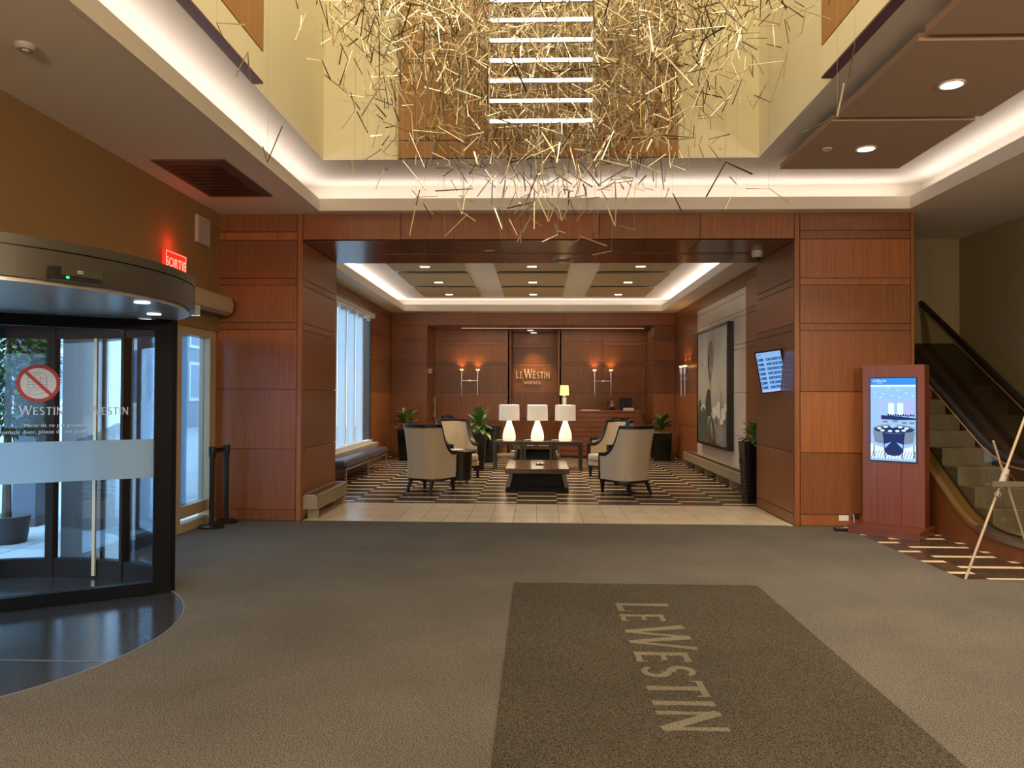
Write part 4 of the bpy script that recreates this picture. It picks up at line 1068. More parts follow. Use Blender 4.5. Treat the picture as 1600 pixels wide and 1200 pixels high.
sconce('chrome twin torch sconce on the right wall beside the painting', (3.51, 18.35, 2.05), -PI / 2)

# gold hotel sign in the niche
t = thing('hotel_sign', 'gold raised hotel lettering on the wood niche behind the lamps', 'sign', (-.13, 22.44, 2.12))
mb = MB(); tx = [('L', .235), ('E', .20), (' ', .08), ('W', .28), ('E', .22), ('S', .20), ('T', .20), ('I', .20), ('N', .20)]; k = 1.03 / letters_width(tx)
letter_parts(t, 'gold', 'name_letter', tx, (-.52, -.012, .02), (k, 0, 0), (0, 0, 1), (0, -1, 0), .03)
mb = MB(); tx = [(c, .095) for c in 'MONTRÉAL']; k = .52 / letters_width(tx)
letter_parts(t, 'gold', 'city_letter', tx, (-.27, -.012, -.15), (k, 0, 0), (0, 0, 1), (0, -1, 0), .02)

# ------------------------------------------------------------------ reception desk and what stands on it
t = thing('reception_desk', 'reddish wooden reception desk with horizontal plank front', 'desk', (.60, 20.02, 0))
MB().box(.02, .03, 0, 2.14, .78, 1.19).build('carcass', 'wood_dark', t)
MB().box(-.0, -.01, 1.19, 2.17, .80, 1.245, .006).build('worktop', 'wood_desk', t)
zz = .05
for i in range(9):
    MB().box(.01, 0, zz + .008, 2.15, .03, zz + .122).build('plank', 'wood_desk', t); zz += .1265
MB().box(2.14, .0, .0, 2.165, .78, 1.19).build('side_panel', 'wood_desk', t); MB().box(0, .0, .0, .02, .78, 1.19).build('side_panel', 'wood_desk', t)
t = thing('desk_lamp', 'small desk lamp with glowing yellow shade on the reception desk', 'table lamp', (.72, 20.3, 1.246))
MB().box(-.075, -.075, 0, .075, .075, .02).build('foot', 'chrome', t)
MB().box(-.05, -.05, .02, .05, .05, .34).build('column', 'chrome', t)
MB().tube([(0, 0, .34), (0, 0, .5)], .012, 8).build('stem', 'chrome', t, True)
for sx in (-1, 1): MB().tube([(0, 0, .36), (sx * .06, 0, .42)], .008, 6).build('lamp_arm', 'chrome', t)
MB().lathe([(.125, .40), (.11, .665), (.106, .665), (.121, .40), (.125, .40)], n=28).build('shade', 'deskshade', t, True)
point('lamp_light', (0, 0, .53), 3, GOLD, .04, t)
t = thing('computer_monitor', 'pair of black monitor backs on the right end of the reception desk', 'monitor', (2.36, 20.45, 1.246))
MB().box(-.16, 0, .02, .01, .03, .34).build('screen_back', 'black', t); MB().box(.02, .01, .02, .17, .04, .34).build('screen_back', 'black', t)
MB().box(-.1, .03, 0, .12, .12, .02).build('stand', 'black', t); MB().box(-.02, .03, .02, .03, .06, .2).build('neck', 'black', t)
t = tag(MB().box(-.14, -.05, 0, .14, .05, .055).box(-.13, -.04, .055, .13, .04, .07).build('paper_box', 'paper'), 'cream box standing before the monitors on the reception desk', 'box'); t.location = (2.42, 20.22, 1.246)
t = tag(MB().box(-.26, -.15, 0, .26, .15, .012).box(-.24, -.13, .012, .24, .13, .018).build('desk_blotter', 'silver'), 'thin pale tray lying flat on the reception desk', 'tray'); t.location = (1.40, 20.2, 1.246)

# receptionist
def person():
    t = thing('person', 'masked person in black clothes with brown hair tied back behind reception desk', 'person', (2.05, 21.22, 0), math.radians(12))
    H = 1.52 / 1.72
    J = {'pel': (0, 0, .92, .13), 'w': (0, 0, 1.08, .115), 'ch': (0, -.01, 1.26, .135), 'sh': (0, 0, 1.40, .095), 'nk': (0, -.01, 1.46, .05), 'nk2': (0, -.02, 1.52, .048),
         'lh': (.09, 0, .88, .10), 'lk': (.10, -.02, .48, .065), 'la': (.10, .0, .09, .042), 'lt': (.105, -.15, .035, .035),
         'ls': (.165, 0, 1.37, .058), 'le': (.23, -.02, 1.10, .043), 'lw': (.17, -.20, 1.02, .03), 'lm': (.13, -.27, 1.02, .032)}
    order = ['pel', 'w', 'ch', 'sh', 'nk', 'nk2']
    vs, rs, es, idx = [], [], [], {}
    def addv(n, p): idx[n] = len(vs); vs.append((p[0] * H, p[1] * H, p[2] * H)); rs.append(p[3] * H)
    for n in order: addv(n, J[n])
    for a, b in zip(order, order[1:]): es.append((idx[a], idx[b]))
    for s, m in (('l', 1), ('r', -1)):
        for n in ('h', 'k', 'a', 't', 's', 'e', 'w', 'm'):
            p = J['l' + n]; addv(s + '_' + n, (p[0] * m, p[1], p[2], p[3]))
        es += [(idx['pel'], idx[s + '_h']), (idx[s + '_h'], idx[s + '_k']), (idx[s + '_k'], idx[s + '_a']), (idx[s + '_a'], idx[s + '_t'])]
        es += [(idx['sh'], idx[s + '_s']), (idx[s + '_s'], idx[s + '_e']), (idx[s + '_e'], idx[s + '_w']), (idx[s + '_w'], idx[s + '_m'])]
        for k in range(5):
            off = (-.035 + .0175 * k) if k < 4 else .05
            p = J['lm']; fl_ = (.075, .085, .08, .062, .045)[k]
            addv('%s_f%d' % (s, k), ((p[0] + off * .6) * m, p[1] - (.03 if k < 4 else .0), p[2], .011)); addv('%s_g%d' % (s, k), ((p[0] + off) * m, p[1] - fl_, p[2] - .012, .009))
            es += [(idx[s + '_m'], idx['%s_f%d' % (s, k)]), (idx['%s_f%d' % (s, k)], idx['%s_g%d' % (s, k)])]
    me = bpy.data.meshes.new('body'); me.from_pydata(vs, es, []); me.materials.append(M['suit'])
    ob = bpy.data.objects.new('body', me); COL.objects.link(ob)
    sk = ob.modifiers.new('skin', 'SKIN'); sk.use_smooth_shade = True
    for i, v in enumerate(me.skin_vertices[0].data): v.radius = (rs[i], rs[i]); v.use_root = (i == 0)
    sb = ob.modifiers.new('sub', 'SUBSURF'); sb.levels = 1; sb.render_levels = 1
    dg = bpy.context.evaluated_depsgraph_get(); me2 = bpy.data.meshes.new_from_object(ob.evaluated_get(dg)); bpy.data.objects.remove(ob)
    ob = bpy.data.objects.new('body', me2); COL.objects.link(ob); ob.parent = t
    if not me2.materials: me2.materials.append(M['suit'])
    me2.materials.append(M['skin'])
    for p in me2.polygons:
        p.use_smooth = True
        if p.center.z > 1.475 * H or (p.center.y < -.205 * H and p.center.z > .9 * H): p.material_index = 1
    # head
    hz = 1.615 * H
    hd = MB(); bmesh.ops.create_uvsphere(hd.bm, u_segments=24, v_segments=16, radius=1)
    for v in hd.bm.verts:
        x, y, z = v.co
        jaw = 1 - .26 * max(0, -z); v.co = Vector((x * .074 * jaw, y * .092 * (1 - .1 * max(0, -z)) - .008 * max(0, -z), z * .112))
        if y < -.8 and -.25 < z < .2 and abs(x) < .22: v.co.y -= .016
        if y < -.6 and .1 < z < .3 and .25 < abs(x) < .6: v.co.y += .006
    h = hd.build('head', 'skin', t, True); h.location = (0, -.03 * H, hz); h.rotation_euler = (math.radians(8), 0, math.radians(38))
    for sx in (-1, 1):
        MB().lathe([(0, -.006), (.013, -.004), (.016, .0), (.013, .004), (0, .006)], n=10).build('ear', 'skin', h, True, Matrix.Translation((sx * .074, .005, -.005)) @ Matrix.Rotation(PI / 2, 4, 'Y') @ Matrix.Scale(1.5, 4, (1, 0, 0)))
        e = MB(); bmesh.ops.create_icosphere(e.bm, subdivisions=2, radius=.010); e.build('eye', 'black', h, True, Matrix.Translation((sx * .028, -.083, .015)))
        MB().box(-.016, -.004, -.002, .016, .004, .003).build('eyebrow', 'hair', h, False, Matrix.Translation((sx * .028, -.088, .036)))
    mk = MB(); bmesh.ops.create_uvsphere(mk.bm, u_segments=20, v_segments=12, radius=1)
    bmesh.ops.delete(mk.bm, geom=[v for v in mk.bm.verts if v.co.y > .25], context='VERTS')
    for v in mk.bm.verts: v.co = Vector((v.co.x * .068, v.co.y * .108, v.co.z * .058 - .048))
    mk.build('face_mask', 'maskfabric', h, True)
    hr = MB(); bmesh.ops.create_uvsphere(hr.bm, u_segments=24, v_segments=16, radius=1)
    bmesh.ops.delete(hr.bm, geom=[v for v in hr.bm.verts if v.co.y < -.35 and v.co.z < .62 or v.co.z < -.55], context='VERTS')
    for v in hr.bm.verts: v.co = Vector((v.co.x * .081, v.co.y * .1 + .004, v.co.z * .120 + .002))
    hr.build('hair', 'hair', h, True)
    bn = MB(); bmesh.ops.create_icosphere(bn.bm, subdivisions=2, radius=.04); bn.build('hair_bun', 'hair', h, True, Matrix.Translation((0, .11, -.01)))
person()

# little things around reception
t = thing('sign_pedestal', 'low dark sign pedestal with a pale ledge left of the lamps', 'pedestal', (-1.27, 21.3, 0))
MB().box(-.23, 0, 0, .20, .18, .78).build('body', 'skirtdark', t); MB().box(-.27, -.02, .78, .23, .19, .80).build('ledge', 'bronze', t)
mb = MB()
for q in arcpoly(-.04, .55, .06, .07, -90, 90, .012, .012, 12): mb.prism(q, (0, -.004, 0), (1, 0, 0), (0, 0, 1), (0, -1, 0), .003)
mb.prism(fl((-.06, .47), (-.06, .63), .014), (0, -.004, 0), (1, 0, 0), (0, 0, 1), (0, -1, 0), .003); mb.prism(fl((.03, .46), (.1, .55), .02), (0, -.004, 0), (1, 0, 0), (0, 0, 1), (0, -1, 0), .003)
mb.build('emblem', 'heater', t)
MB().box(-.13, -.006, .70, .11, 0, .72).build('caption_bar', 'heater', t)
t = tag(MB().tube([(-2.86, 20.95, 1.02), (-2.86, 20.95, 1.58)], .022, 12).box(-2.94, 20.94, 1.1, -2.86, 20.96, 1.12).box(-2.94, 20.94, 1.48, -2.86, 20.96, 1.5).build('door_pull', 'alu', None, True), 'vertical metal pull handle on the left side of the reception recess', 'door handle')
t = thing('fire_alarm_sign', 'small white and red fire alarm plate at the reception recess edge', 'sign', (-2.88, 20.1, 2.28))
MB().box(-.055, 0, -.055, .055, .012, .055).build('plate', 'white', t); MB().box(-.045, -.004, -.045, -.015, 0, .045).build('red_mark', 'redink', t); MB().box(.01, -.004, -.035, .045, 0, .04).build('red_mark', 'redink', t)

# ------------------------------------------------------------------ TV on the right pillar
def tv():
    t = thing('wall_tv', 'portrait flight board screen on a bracket on the right pillar', 'screen', (3.16, 10.33, 1.98))
    R = Matrix.Rotation(math.radians(-29), 4, 'Z') @ Matrix.Scale(1.1, 4, (1, 0, 0)) @ Matrix.Rotation(math.radians(13), 4, 'X') @ Matrix.Rotation(math.radians(-7), 4, 'Y')
    b = MB().box(-.165, 0, -.29, .165, .05, .29, .006).build('casing', 'black', t, False, R)
    s = MB().box(-.147, -.003, -.272, .147, 0, .272).build('display', 's_tv', b)
    for r in range(7):
        z = .175 - r * .064
        MB().box(-.14, -.0045, z - .018, -.068, -.003, z + .016).build('board_row', 's_line', b); MB().box(-.038, -.0045, z - .018, .143, -.003, z + .016).build('board_row', 's_line', b)
        mb = MB()
        for k, (ta, tb) in enumerate(((-.025, -.012), (.01, .04), (.06, .072), (.09, .125))): mb.box(ta, -.0052, z - .004, tb, -.0045, z + .003)
        mb.box(-.13, -.0052, z - .004, -.115, -.0045, z + .003)
        g = mb.build('board_text', 's_pale', b); g['kind'] = 'stuff'
    MB().box(-.13, -.0045, .235, -.09, -.003, .242).build('board_title', 's_line', b)
    MB().box(-.147, -.004, -.272, .147, -.003, -.245).build('footer', 's_lav', b)
    MB().box(-.04, .04, -.05, .06, .16, .05).build('bracket', 'black', t); MB().box(.06, .12, -.04, .12, .18, .04).build('bracket', 'black', t)
tv()

# ------------------------------------------------------------------ kiosk with screen
def kiosk():
    u = Vector((.743, -.669, 0)); n = Vector((-.669, -.743, 0)); rz = math.atan2(u.y, u.x)
    t = thing('info_kiosk', 'tall reddish wooden kiosk with an upright lit screen before the escalator', 'kiosk', (4.30, 9.30, 0), rz)   # local x along the front, -y towards viewer
    MB().box(-.40, -.36, 0, .40, .27, .10, .004).build('plinth', 'wood_kiosk', t)
    MB().box(-.345, -.02, .10, .355, .18, 2.03, .003).build('column', 'wood_kiosk', t)
    for x in (-.17, .1): MB().box(x, -.0215, .10, x + .003, -.019, .86).build('veneer_joint', 'wood_dark', t)
    x0, x1, z0, z1, y = -.245, .265, .875, 1.872, -.032
    sc = MB().box(x0 - .012, -.03, z0 - .012, x1 + .012, -.015, z1 + .012).build('screen_frame', 'black', t)
    d = MB().box(x0, y, z0, x1, -.03, z1).build('display', 's_pale', sc)
    lay = [0]
    def sh(mat, pts, nm='display_shape'):
        lay[0] += .00006
        MB().prism([(x0 + (x1 - x0) * a, z0 + (z1 - z0) * b) for a, b in pts], (0, y - lay[0], 0), (1, 0, 0), (0, 0, 1), (0, -1, 0), .00004).build(nm, mat, sc)
    def rect(mat, a, b, c, e, nm='display_shape'): sh(mat, [(a, b), (c, b), (c, e), (a, e)], nm)
    def ell(mat, a, b, ra, rb, nm='display_shape'): sh(mat, [(a + ra * math.cos(2 * PI * k / 24), b + rb * math.sin(2 * PI * k / 24)) for k in range(24)], nm)
    rect('s_mid', 0, .72, 1, .92, 'pictured_ceiling'); rect('s_pale', 0, .42, 1, .74, 'pictured_wall')
    sh('s_lav', [(0, .70), (.35, .70), (1, .73), (1, .75), (.35, .715), (0, .73)], 'pictured_cornice')
    rect('s_lav', .05, .44, .24, .79, 'pictured_column'); rect('s_pale', .08, .44, .2, .78, 'pictured_column')
    for a in (.40, .60): rect('s_white', a, .56, a + .13, .70, 'pictured_window')
    rect('s_lav', .75, .55, .95, .70, 'pictured_window')
    for a, b in ((.1, .83), (.28, .81), (.4, .88), (.62, .85), (.8, .82), (.48, .79), (.64, .77), (.94, .79), (.24, .77)): ell('s_white', a, b, .022, .006, 'pictured_lamp')
    sh('s_navy', [(.24, .55), (.6, .54), (1, .52), (1, .50), (.6, .495), (.24, .50)], 'pictured_bar')
    for k in range(11): ell('s_dark', .40 + k * .055, .555 - (k % 3) * .004, .02, .013, 'pictured_chair')
    rect('s_white', 0, .02, 1, .2, 'pictured_carpet')
    for k in range(16): sh('s_grey', [(-.0 + k * .065, .02), (.015 + k * .065, .02), (min(1, .085 + k * .065), .12), (min(.985, .07 + k * .065), .12)], 'pictured_stripe')
    sh('s_navy', [(.26, .38), (.78, .38), (.73, .12), (.66, .07), (.52, .06), (.38, .07), (.31, .12)], 'pictured_tablecloth'); ell('s_grey', .52, .385, .47, .055, 'pictured_table'); ell('s_navy', .52, .375, .44, .04, 'pictured_table')
    for a, b in ((.2, .39), (.34, .41), (.5, .415), (.66, .41), (.8, .395), (.27, .365), (.44, .36), (.6, .362), (.74, .37)): ell('s_white', a, b, .05, .013, 'pictured_plate')
    for a, b in ((.48, .43), (.55, .425), (.51, .445)): ell('s_pale', a, b, .05, .018, 'pictured_flowers')
    for a, b in ((.28, .48), (.5, .49), (.7, .47), (.86, .47)): rect('s_grey', a, b - .02, a + .11, b + .005, 'pictured_chair')
    for m in (0, 1):
        f = (lambda q: q) if m == 0 else (lambda q: 1.04 - q)
        sh('s_grey', [(f(.05), .36), (f(.27), .345), (f(.31), .2), (f(.10), .22)], 'pictured_chair')
        sh('s_pale', [(f(.10), .215), (f(.31), .2), (f(.46), .225), (f(.33), .15), (f(.12), .18)], 'pictured_chair')
        sh('s_dark', [(f(.28), .35), (f(.30), .35), (f(.345), .03), (f(.325), .03)], 'pictured_chair'); sh('s_dark', [(f(.075), .2), (f(.095), .2), (f(.085), .04), (f(.065), .04)], 'pictured_chair')
    rect('s_blue', 0, .92, 1, 1, 'display_header'); rect('s_mid', 0, 0, 1, .025, 'display_footer'); rect('s_white', 0, .895, 1, .918, 'display_line')
    mb = MB(); tx = [('L', .03), ('E', .025), (' ', .008), ('W', .033)] + [(c, .025) for c in 'ESTIN']; k = .155 / letters_width(tx)
    letters(mb, tx, (x0 + .03, y - .0068, z0 + .951), (k, 0, 0), (0, 0, 1), (0, -1, 0), .0003); mb.build('display_lettering', 's_white', sc)
    mb = MB(); tx = [(c, .010) for c in 'MONTRÉAL']; k = .075 / letters_width(tx)
    letters(mb, tx, (x0 + .07, y - .0068, z0 + .935), (k, 0, 0), (0, 0, 1), (0, -1, 0), .0003); mb.build('display_lettering', 's_white', sc)
kiosk()
t = tag(MB().box(0, 0, 0, .12, .02, .07).box(.045, -.004, .025, .065, 0, .045).build('wall_outlet', 'white'), 'white wall outlet low on the right pillar near the kiosk', 'outlet'); t.location = (3.83, 9.745, .07)
t = thing('plug_socket', 'metal plug socket with a cable half hidden behind the kiosk plinth', 'outlet', (3.97, 9.745, .10))
MB().box(0, -.01, 0, .12, .0, .07).build('plate', 'silver', t); MB().tube([(.03, -.02, .05), (.02, -.06, .03), (.03, -.05, -.03), (.01, -.05, -.09)], .006, 6).build('cable', 'paper', t, True)
t = tag(MB().box(-.07, -.05, 0, .07, .05, .035, .006).build('cable_box', 'black'), 'small black cable box on carpet beside the kiosk plinth', 'box'); t.location = (3.72, 9.42, 0)

# ------------------------------------------------------------------ escalator
def escalator():
    t = thing('escalator', 'dim escalator rising behind the kiosk with glass sides and bronze deck', 'escalator', (0, 0, 0))
    XN, XF = 4.86, 5.70
    def curve(flat, y0, y1, slope, yend, n=8):
        pts = [(7.45, flat), (y0, flat)]
        for i in range(1, n + 1):
            f = i / n; y = y0 + (y1 - y0) * f; pts.append((y, flat + slope * (y1 - y0) * f * f / 2))
        pts.append((yend, pts[-1][1] + slope * (yend - y1))); return pts
    deck = curve(.20, 8.15, 9.0, .66, 11.43)
    hand = curve(.98, 7.7, 8.5, .62, 11.43)
    low = [(y, 0) for y, z in deck][::-1]
    def slab(mat, nm, x0, x1, top, bot): MB().prism(top + bot[::-1], (x0, 0, 0), (0, 1, 0), (0, 0, 1), (1, 0, 0), x1 - x0).build(nm, mat, t)
    slab('wood', 'outer_skirt', 4.80, 4.84, [(y, z - .005) for y, z in deck], [(y, .0) for y, z in deck])
    i0 = 4
    slab('bronze', 'bronze_deck', 4.79, 4.97, deck[i0:], [(y, z - .05) for y, z in deck[i0:]])
    slab('silver', 'steel_deck', 4.785, 4.97, [(y, z + .004) for y, z in deck[:i0 + 1]], [(y, z - .045) for y, z in deck[:i0 + 1]])
    slab('glass_dark', 'glass_balustrade', XN, XN + .012, hand, [(y, z + .0) for y, z in deck] if len(deck) == len(hand) else deck)
    slab('glass_dark', 'glass_balustrade', XF, XF + .012, hand, deck)
    for x in (XN + .006, XF + .006):
        pts = [(x, y, z) for y, z in hand]
        MB().tube(pts, .042, 10).build('handrail', 'rubber', t, True)
        MB().tube([(x - .035, y, z - .05) for y, z in hand], .009, 6).build('rail_profile', 'bronze', t, True)
    sk = [(y, z + .36) for y, z in deck]
    slab('skirtdark', 'far_skirt', 5.60, 5.68, sk, [(y, max(0, z - .4)) for y, z in deck])
    MB().tube([(5.59, y, z + .16) for y, z in deck], .008, 5).build('skirt_trim', 'bronze', t, True)
    slab('skirtdark', 'far_deck', 5.68, 6.27, [(y, z + .36) for y, z in deck], [(y, z + .30) for y, z in deck])
    slab('skirtdark', 'near_skirt', 4.97, 4.985, [(y, z + .02) for y, z in deck], [(y, max(0, z - .4)) for y, z in deck])
    for k in range(11):
        y0 = 7.75 + .35 * k
        if y0 > 11.2: break
        MB().box(4.99, y0, max(.0, .2 * k - .25), 5.595, min(11.42, y0 + .36), .2 * k + .012, .01).build('step', 'step', t)
        MB().box(4.99, y0 + .002, .2 * k + .0125, 5.595, y0 + .03, .2 * k + .0145).build('step_edge', 'alu', t) if k else None
    MB().box(4.97, 7.45, 0, 5.6, 7.74, .012).build('landing_plate', 'silver', t)
escalator()

# easel
t = thing('display_easel', 'thin brass display easel with a grey ledge, cut by the right edge', 'easel', (4.6, 7.15, 0))
def leg(p, q, r=.012): return MB().tube([p, q], r, 10).build('leg', 'alu', t, True)
leg((-.72, -.15, 0), (.10, .06, 1.88)); leg((.92, -.15, 0), (.12, .06, 1.88)); leg((.14, .24, 0), (-.35, .05, 1.24), .010)
def along(f): return Vector((-.72 + .82 * f, -.15 + .21 * f, 1.88 * f))
for a, b in ((.395, .415), (.435, .525)):
    p, q = along(a - .0), along(b); MB().tube([p + Vector((-.005, -.02, 0)), q + Vector((-.005, -.02, 0))], .028, 10).build('clamp', 'offwhite', t, True)
    mb = MB()
    for f in (.3, .7): c = p.lerp(q, f) + Vector((-.005, -.05, 0)); mb.tube([c, c + Vector((0, .012, 0))], .006, 8)
    mb.build('screw', 'black', t)
MB().box(-.47, -.13, .835, .66, -.03, .865).box(-.47, -.14, .84, .66, -.13, .885).build('ledge', 'silver', t)
MB().tube([(-.33, .0, .86), (.02, .45, .74)], .006, 6).build('brace', 'bronze', t, True)

# stanchions
for i, (px, py, lb) in enumerate(((-4.01, 9.20, 'nearer one of two black belt posts beside the narrow window'), (-3.98, 9.56, 'farther one of two black belt posts against the wood pillar'))):
    t = thing('belt_stanchion', lb, 'barrier post', (px, py, 0), 0, 'belt posts by the door')
    MB().lathe([(0, 0), (.152, 0), (.152, .022), (.13, .035), (.04, .045), (0, .045)], n=28).build('base', 'rubber', t, True)
    MB().tube([(0, 0, .04), (0, 0, .9)], .03, 14).build('post', 'rubber', t, True)
    MB().lathe([(0, .86), (.036, .86), (.04, .9), (.042, .985), (.034, .995), (0, .995)], n=18).build('belt_head', 'rubber', t, True)
    if i == 0:
        MB().box(-.025, .04, .905, .025, .09, .975).build('belt_clip', 'rubber', t); MB().box(-.003, .04, .915, .003, .32, .965).build('belt', 'rubber', t)

# wall and ceiling fittings of the lobby
t = tag(MB().box(-4.168, 9.0, 3.49, -4.13, 9.36, 3.83, .008).box(-4.13, 9.02, 3.51, -4.124, 9.34, 3.81).build('wall_speaker', 'offwhite'), 'pale square speaker panel high on the brown wall by the pillar', 'speaker')
t = thing('air_curtain', 'beige rounded air curtain housing on the wall beside the door canopy', 'air curtain', (-4.17, 8.1, 2.78))
MB().prism([(0, -.13), (.16, -.13), (.23, -.09), (.25, 0), (.23, .09), (.16, .13), (0, .13)], (0, 0, 0), (1, 0, 0), (0, 0, 1), (0, 1, 0), 1.5).build('housing', 'alu', t, True)
MB().prism([(0, -.115), (.15, -.115), (.21, -.08), (.225, 0), (.21, .08), (.15, .115), (0, .115)], (0, 1.5, 0), (1, 0, 0), (0, 0, 1), (0, 1, 0), .03).build('end_cap', 'offwhite', t, True)
MB().box(.05, .05, -.137, .16, 1.45, -.129).build('air_outlet', 'vent', t)
t = thing('exit_sign', 'glowing red exit sign on the brown wall above the revolving door', 'exit sign', (-4.155, 8.46, 3.13))
MB().box(-.012, -.24, -.12, .03, .24, .12, .004).build('housing', 'exit', t)
point('lamp_light', (.12, -.1, .2), 1.6, (1, .06, .03), .05, t)
mw = frame((.031, 0, -.055), (0, 1, 0), (0, 0, 1)); text_obj('lettering', 'SORTIE', .15, 'exitink', t, mw, .002)
mb = MB(); mb.box(.03, -.235, .105, .034, .235, .112); mb.box(.03, -.235, -.112, .034, .235, -.105); mb.box(.03, -.235, -.112, .034, -.228, .112); mb.box(.03, .228, -.112, .034, .235, .112); mb.build('border', 'exitink', t)
t = thing('smoke_detector', 'small round smoke detector on the dim left ceiling', 'smoke detector', (-3.47, 4.96, 4.0))
MB().lathe([(0, -.035), (.05, -.035), (.065, -.02), (.068, 0), (0, 0)], n=24).build('body', 'offwhite', t, True); MB().lathe([(0, -.04), (.02, -.04), (.022, -.035), (0, -.035)], n=12).build('sensor_cap', 'white', t, True)
t = thing('sprinkler_cover', 'small flat round sprinkler cover on the nearest taupe ceiling panel', 'sprinkler', (3.03, 8.0, 4.25))
MB().lathe([(0, -.008), (.045, -.008), (.045, 0), (0, 0)], n=20).build('plate', 'acoustic', t, True); MB().ring_sector((0, 0), .038, .048, -.012, 0, 0, 360, 20).build('rim', 'paint', t)
t = thing('dome_camera', 'white dome security camera under the wooden beam by the right pillar', 'camera', (3.02, 10.5, 3.65))
MB().lathe([(0, 0), (.075, 0), (.075, -.06), (.055, -.09), (0, -.09)], n=24).build('housing', 'offwhite', t, True); MB().lathe([(.052, -.085), (.045, -.115), (.025, -.135), (0, -.14), (0, -.085)], n=20).build('dome', 'black', t, True)
t = thing('soffit_speaker', 'round ceiling speaker in the polished soffit of the beam', 'speaker', (.36, 11.15, 3.65))
MB().lathe([(0, -.006), (.13, -.006), (.14, 0), (0, 0)], n=32).build('grille', 'vent', t, True); MB().ring_sector((0, 0), .135, .155, -.012, 0, 0, 360, 32).build('rim', 'silver', t)
t = thing('ring_spotlight', 'small spotlight on the white ceiling ring behind the sculpture', 'ceiling light', (.0, 9.25, 4.4))
MB().lathe([(0, -.03), (.03, -.03), (.05, 0), (0, 0)], n=16).build('body', 'white', t, True); MB().lathe([(0, -.034), (.024, -.034), (.024, -.03), (0, -.03)], n=14).build('lens', 'lens', t, True)
t = tag(MB().lathe([(0, -.012), (.12, -.012), (.14, 0), (0, 0)], (0, 0, 0), 28).build('ring_speaker', 'offwhite', None, True), 'flat round speaker on the white ceiling ring near its spotlight', 'speaker'); t.location = (.01, 9.5, 4.4)

# ------------------------------------------------------------------ outside
struct('ground', MB().box(-40, -12, -.2, -4.42, 40, -.03), 'pavement')
mb = MB()
gr = bpy.data.objects['ground']
for i in range(9): mb.box(-14, -2 + i * 2.0, -.031, -4.5, -1.98 + i * 2.0, -.0285)
for i in range(5): mb.box(-5.6 - i * 1.6, -8, -.031, -5.58 - i * 1.6, 24, -.0285)
mb.build('paving_joints', 'facade2', gr)['kind'] = 'stuff'
def column(label, x0, y0, x1, y1, mat, h=4.2):
    t = thing('portico_column', label, 'column', ((x0 + x1) / 2, (y0 + y1) / 2, -.03), 0, 'columns outside the door')
    w, d = abs(x1 - x0) / 2, abs(y1 - y0) / 2
    MB().box(-w, -d, .1, w, d, h).build('shaft', mat, t); MB().box(-w - .02, -d - .02, 0, w + .02, d + .02, .1).build('base', 'outcol2', t); MB().box(-w - .02, -d - .02, h, w + .02, d + .02, h + .1).build('cap', 'outcol2', t)
column('dark brown column outside, seen through the revolving door left of the second lettering', -5.76, 9.08, -5.36, 9.45, 'outcol2')
column('slimmer dark column outside, right of the pale street view in the door', -5.10, 9.12, -4.86, 9.36, 'outcol2')
column('blue grey column outside beside the evergreen tree', -6.60, 9.3, -6.30, 9.6, 'outcol')
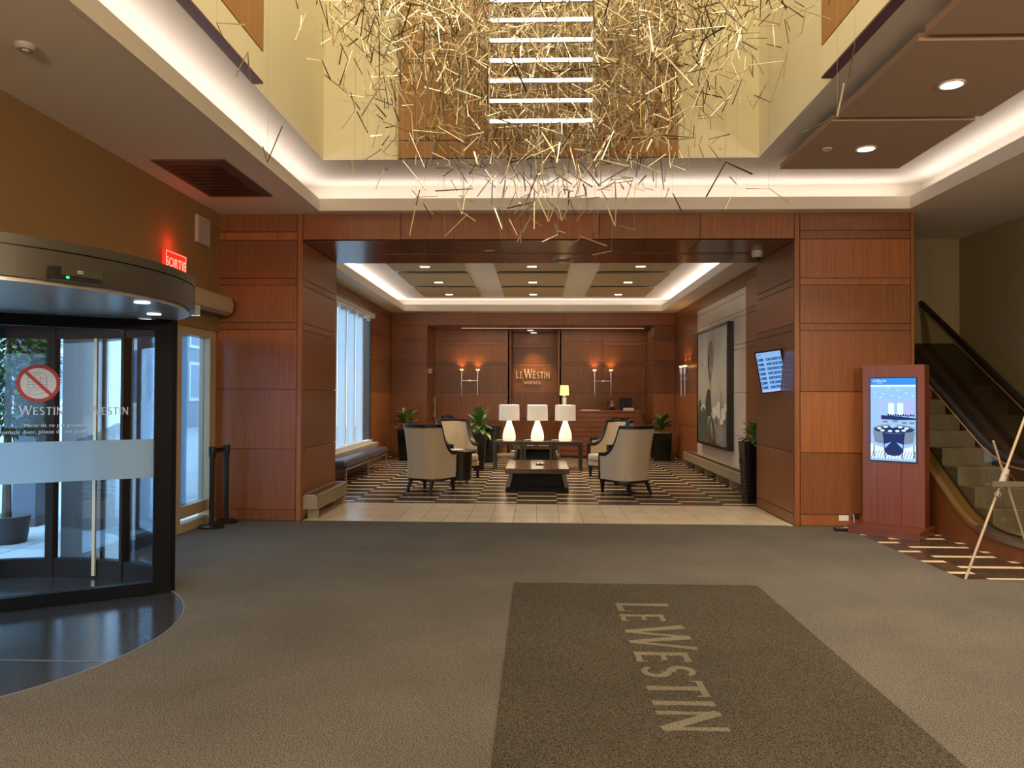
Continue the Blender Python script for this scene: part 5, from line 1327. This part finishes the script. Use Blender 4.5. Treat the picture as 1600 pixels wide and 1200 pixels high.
def building(label, x, y0, y1, h, nw, nf, wall_m, frame_m, fl0=1.0):
    t = thing('building', label, 'building', (x, y0, -.03))
    MB().box(-3, 0, 0, 0, y1 - y0, h).build('wall', wall_m, t)
    MB().box(-3, -.1, h, .15, y1 - y0 + .1, h + .3).build('cornice', frame_m, t)
    wy = (y1 - y0) / nw; wz = (h - fl0) / nf
    for i in range(nw):
        for j in range(nf):
            w = MB().box(0, i * wy + wy * .12, fl0 + j * wz + wz * .12, .06, (i + 1) * wy - wy * .12, fl0 + (j + 1) * wz - wz * .14).build('window', frame_m, t)
            for a, b in ((.18, .49), (.51, .82)): MB().box(.06, i * wy + wy * a, fl0 + j * wz + wz * .18, .075, i * wy + wy * b, fl0 + (j + 1) * wz - wz * .2).build('pane', 'winglass', w)
    return t
building('pale building across the street with white framed windows', -17, 14, 30, 11, 6, 4, 'facade', 'white')
building('grey building across the street seen through the clear storefront glass', -17, 30.5, 44, 14, 5, 5, 'facade2', 'facade')
building('lower pale building at the far left of the door view', -19, 2, 13.5, 8, 4, 3, 'facade', 'white')
t = thing('street_banner', 'violet banner on a pole in the street outside', 'banner', (-8.2, 14.2, -.03))
MB().tube([(0, 0, 0), (0, 0, 4.0)], .05, 10).build('pole', 'outcol', t, True); MB().box(-.02, .08, 1.4, .02, .75, 3.6).build('cloth', 'purple', t); MB().tube([(0, 0, 3.62), (0, .8, 3.62)], .02, 6).build('banner_arm', 'outcol', t)
def conifer():
    t = thing('evergreen_tree', 'bushy evergreen tree in a pot outside the revolving door', 'tree', (-5.95, 8.3, -.03))
    MB().lathe([(0, 0), (.2, 0), (.24, .3), (.22, .3), (0, .28)], n=20).build('pot', 'outcol2', t, True)
    MB().tube([(0, 0, .28), (0, 0, 2.7)], [.05, .02], 8).build('trunk', 'bark', t, True)
    rng = random.Random(5); mb = MB()
    for i in range(6500):
        z = rng.uniform(1.2, 3.1); rr = .46 * max(.05, 1 - ((z - 1.95) / 1.2) ** 2) ** .5
        a = rng.uniform(0, 2 * PI); r = rr * math.sqrt(rng.uniform(.3, 1))
        p = Vector((r * math.cos(a), r * math.sin(a), z)); d = Vector((math.cos(a), math.sin(a), rng.uniform(-.7, .4))).normalized(); L = rng.uniform(.07, .15)
        s = d.cross(Vector((rng.uniform(-1, 1), rng.uniform(-1, 1), 1))).normalized() * rng.uniform(.014, .026)
        v = [mb.bm.verts.new(q) for q in (p - d * L * .3, p + s, p + d * L, p - s)]; mb.bm.faces.new(v)
    mb.build('foliage', 'conifer', t)['kind'] = 'stuff'
conifer()
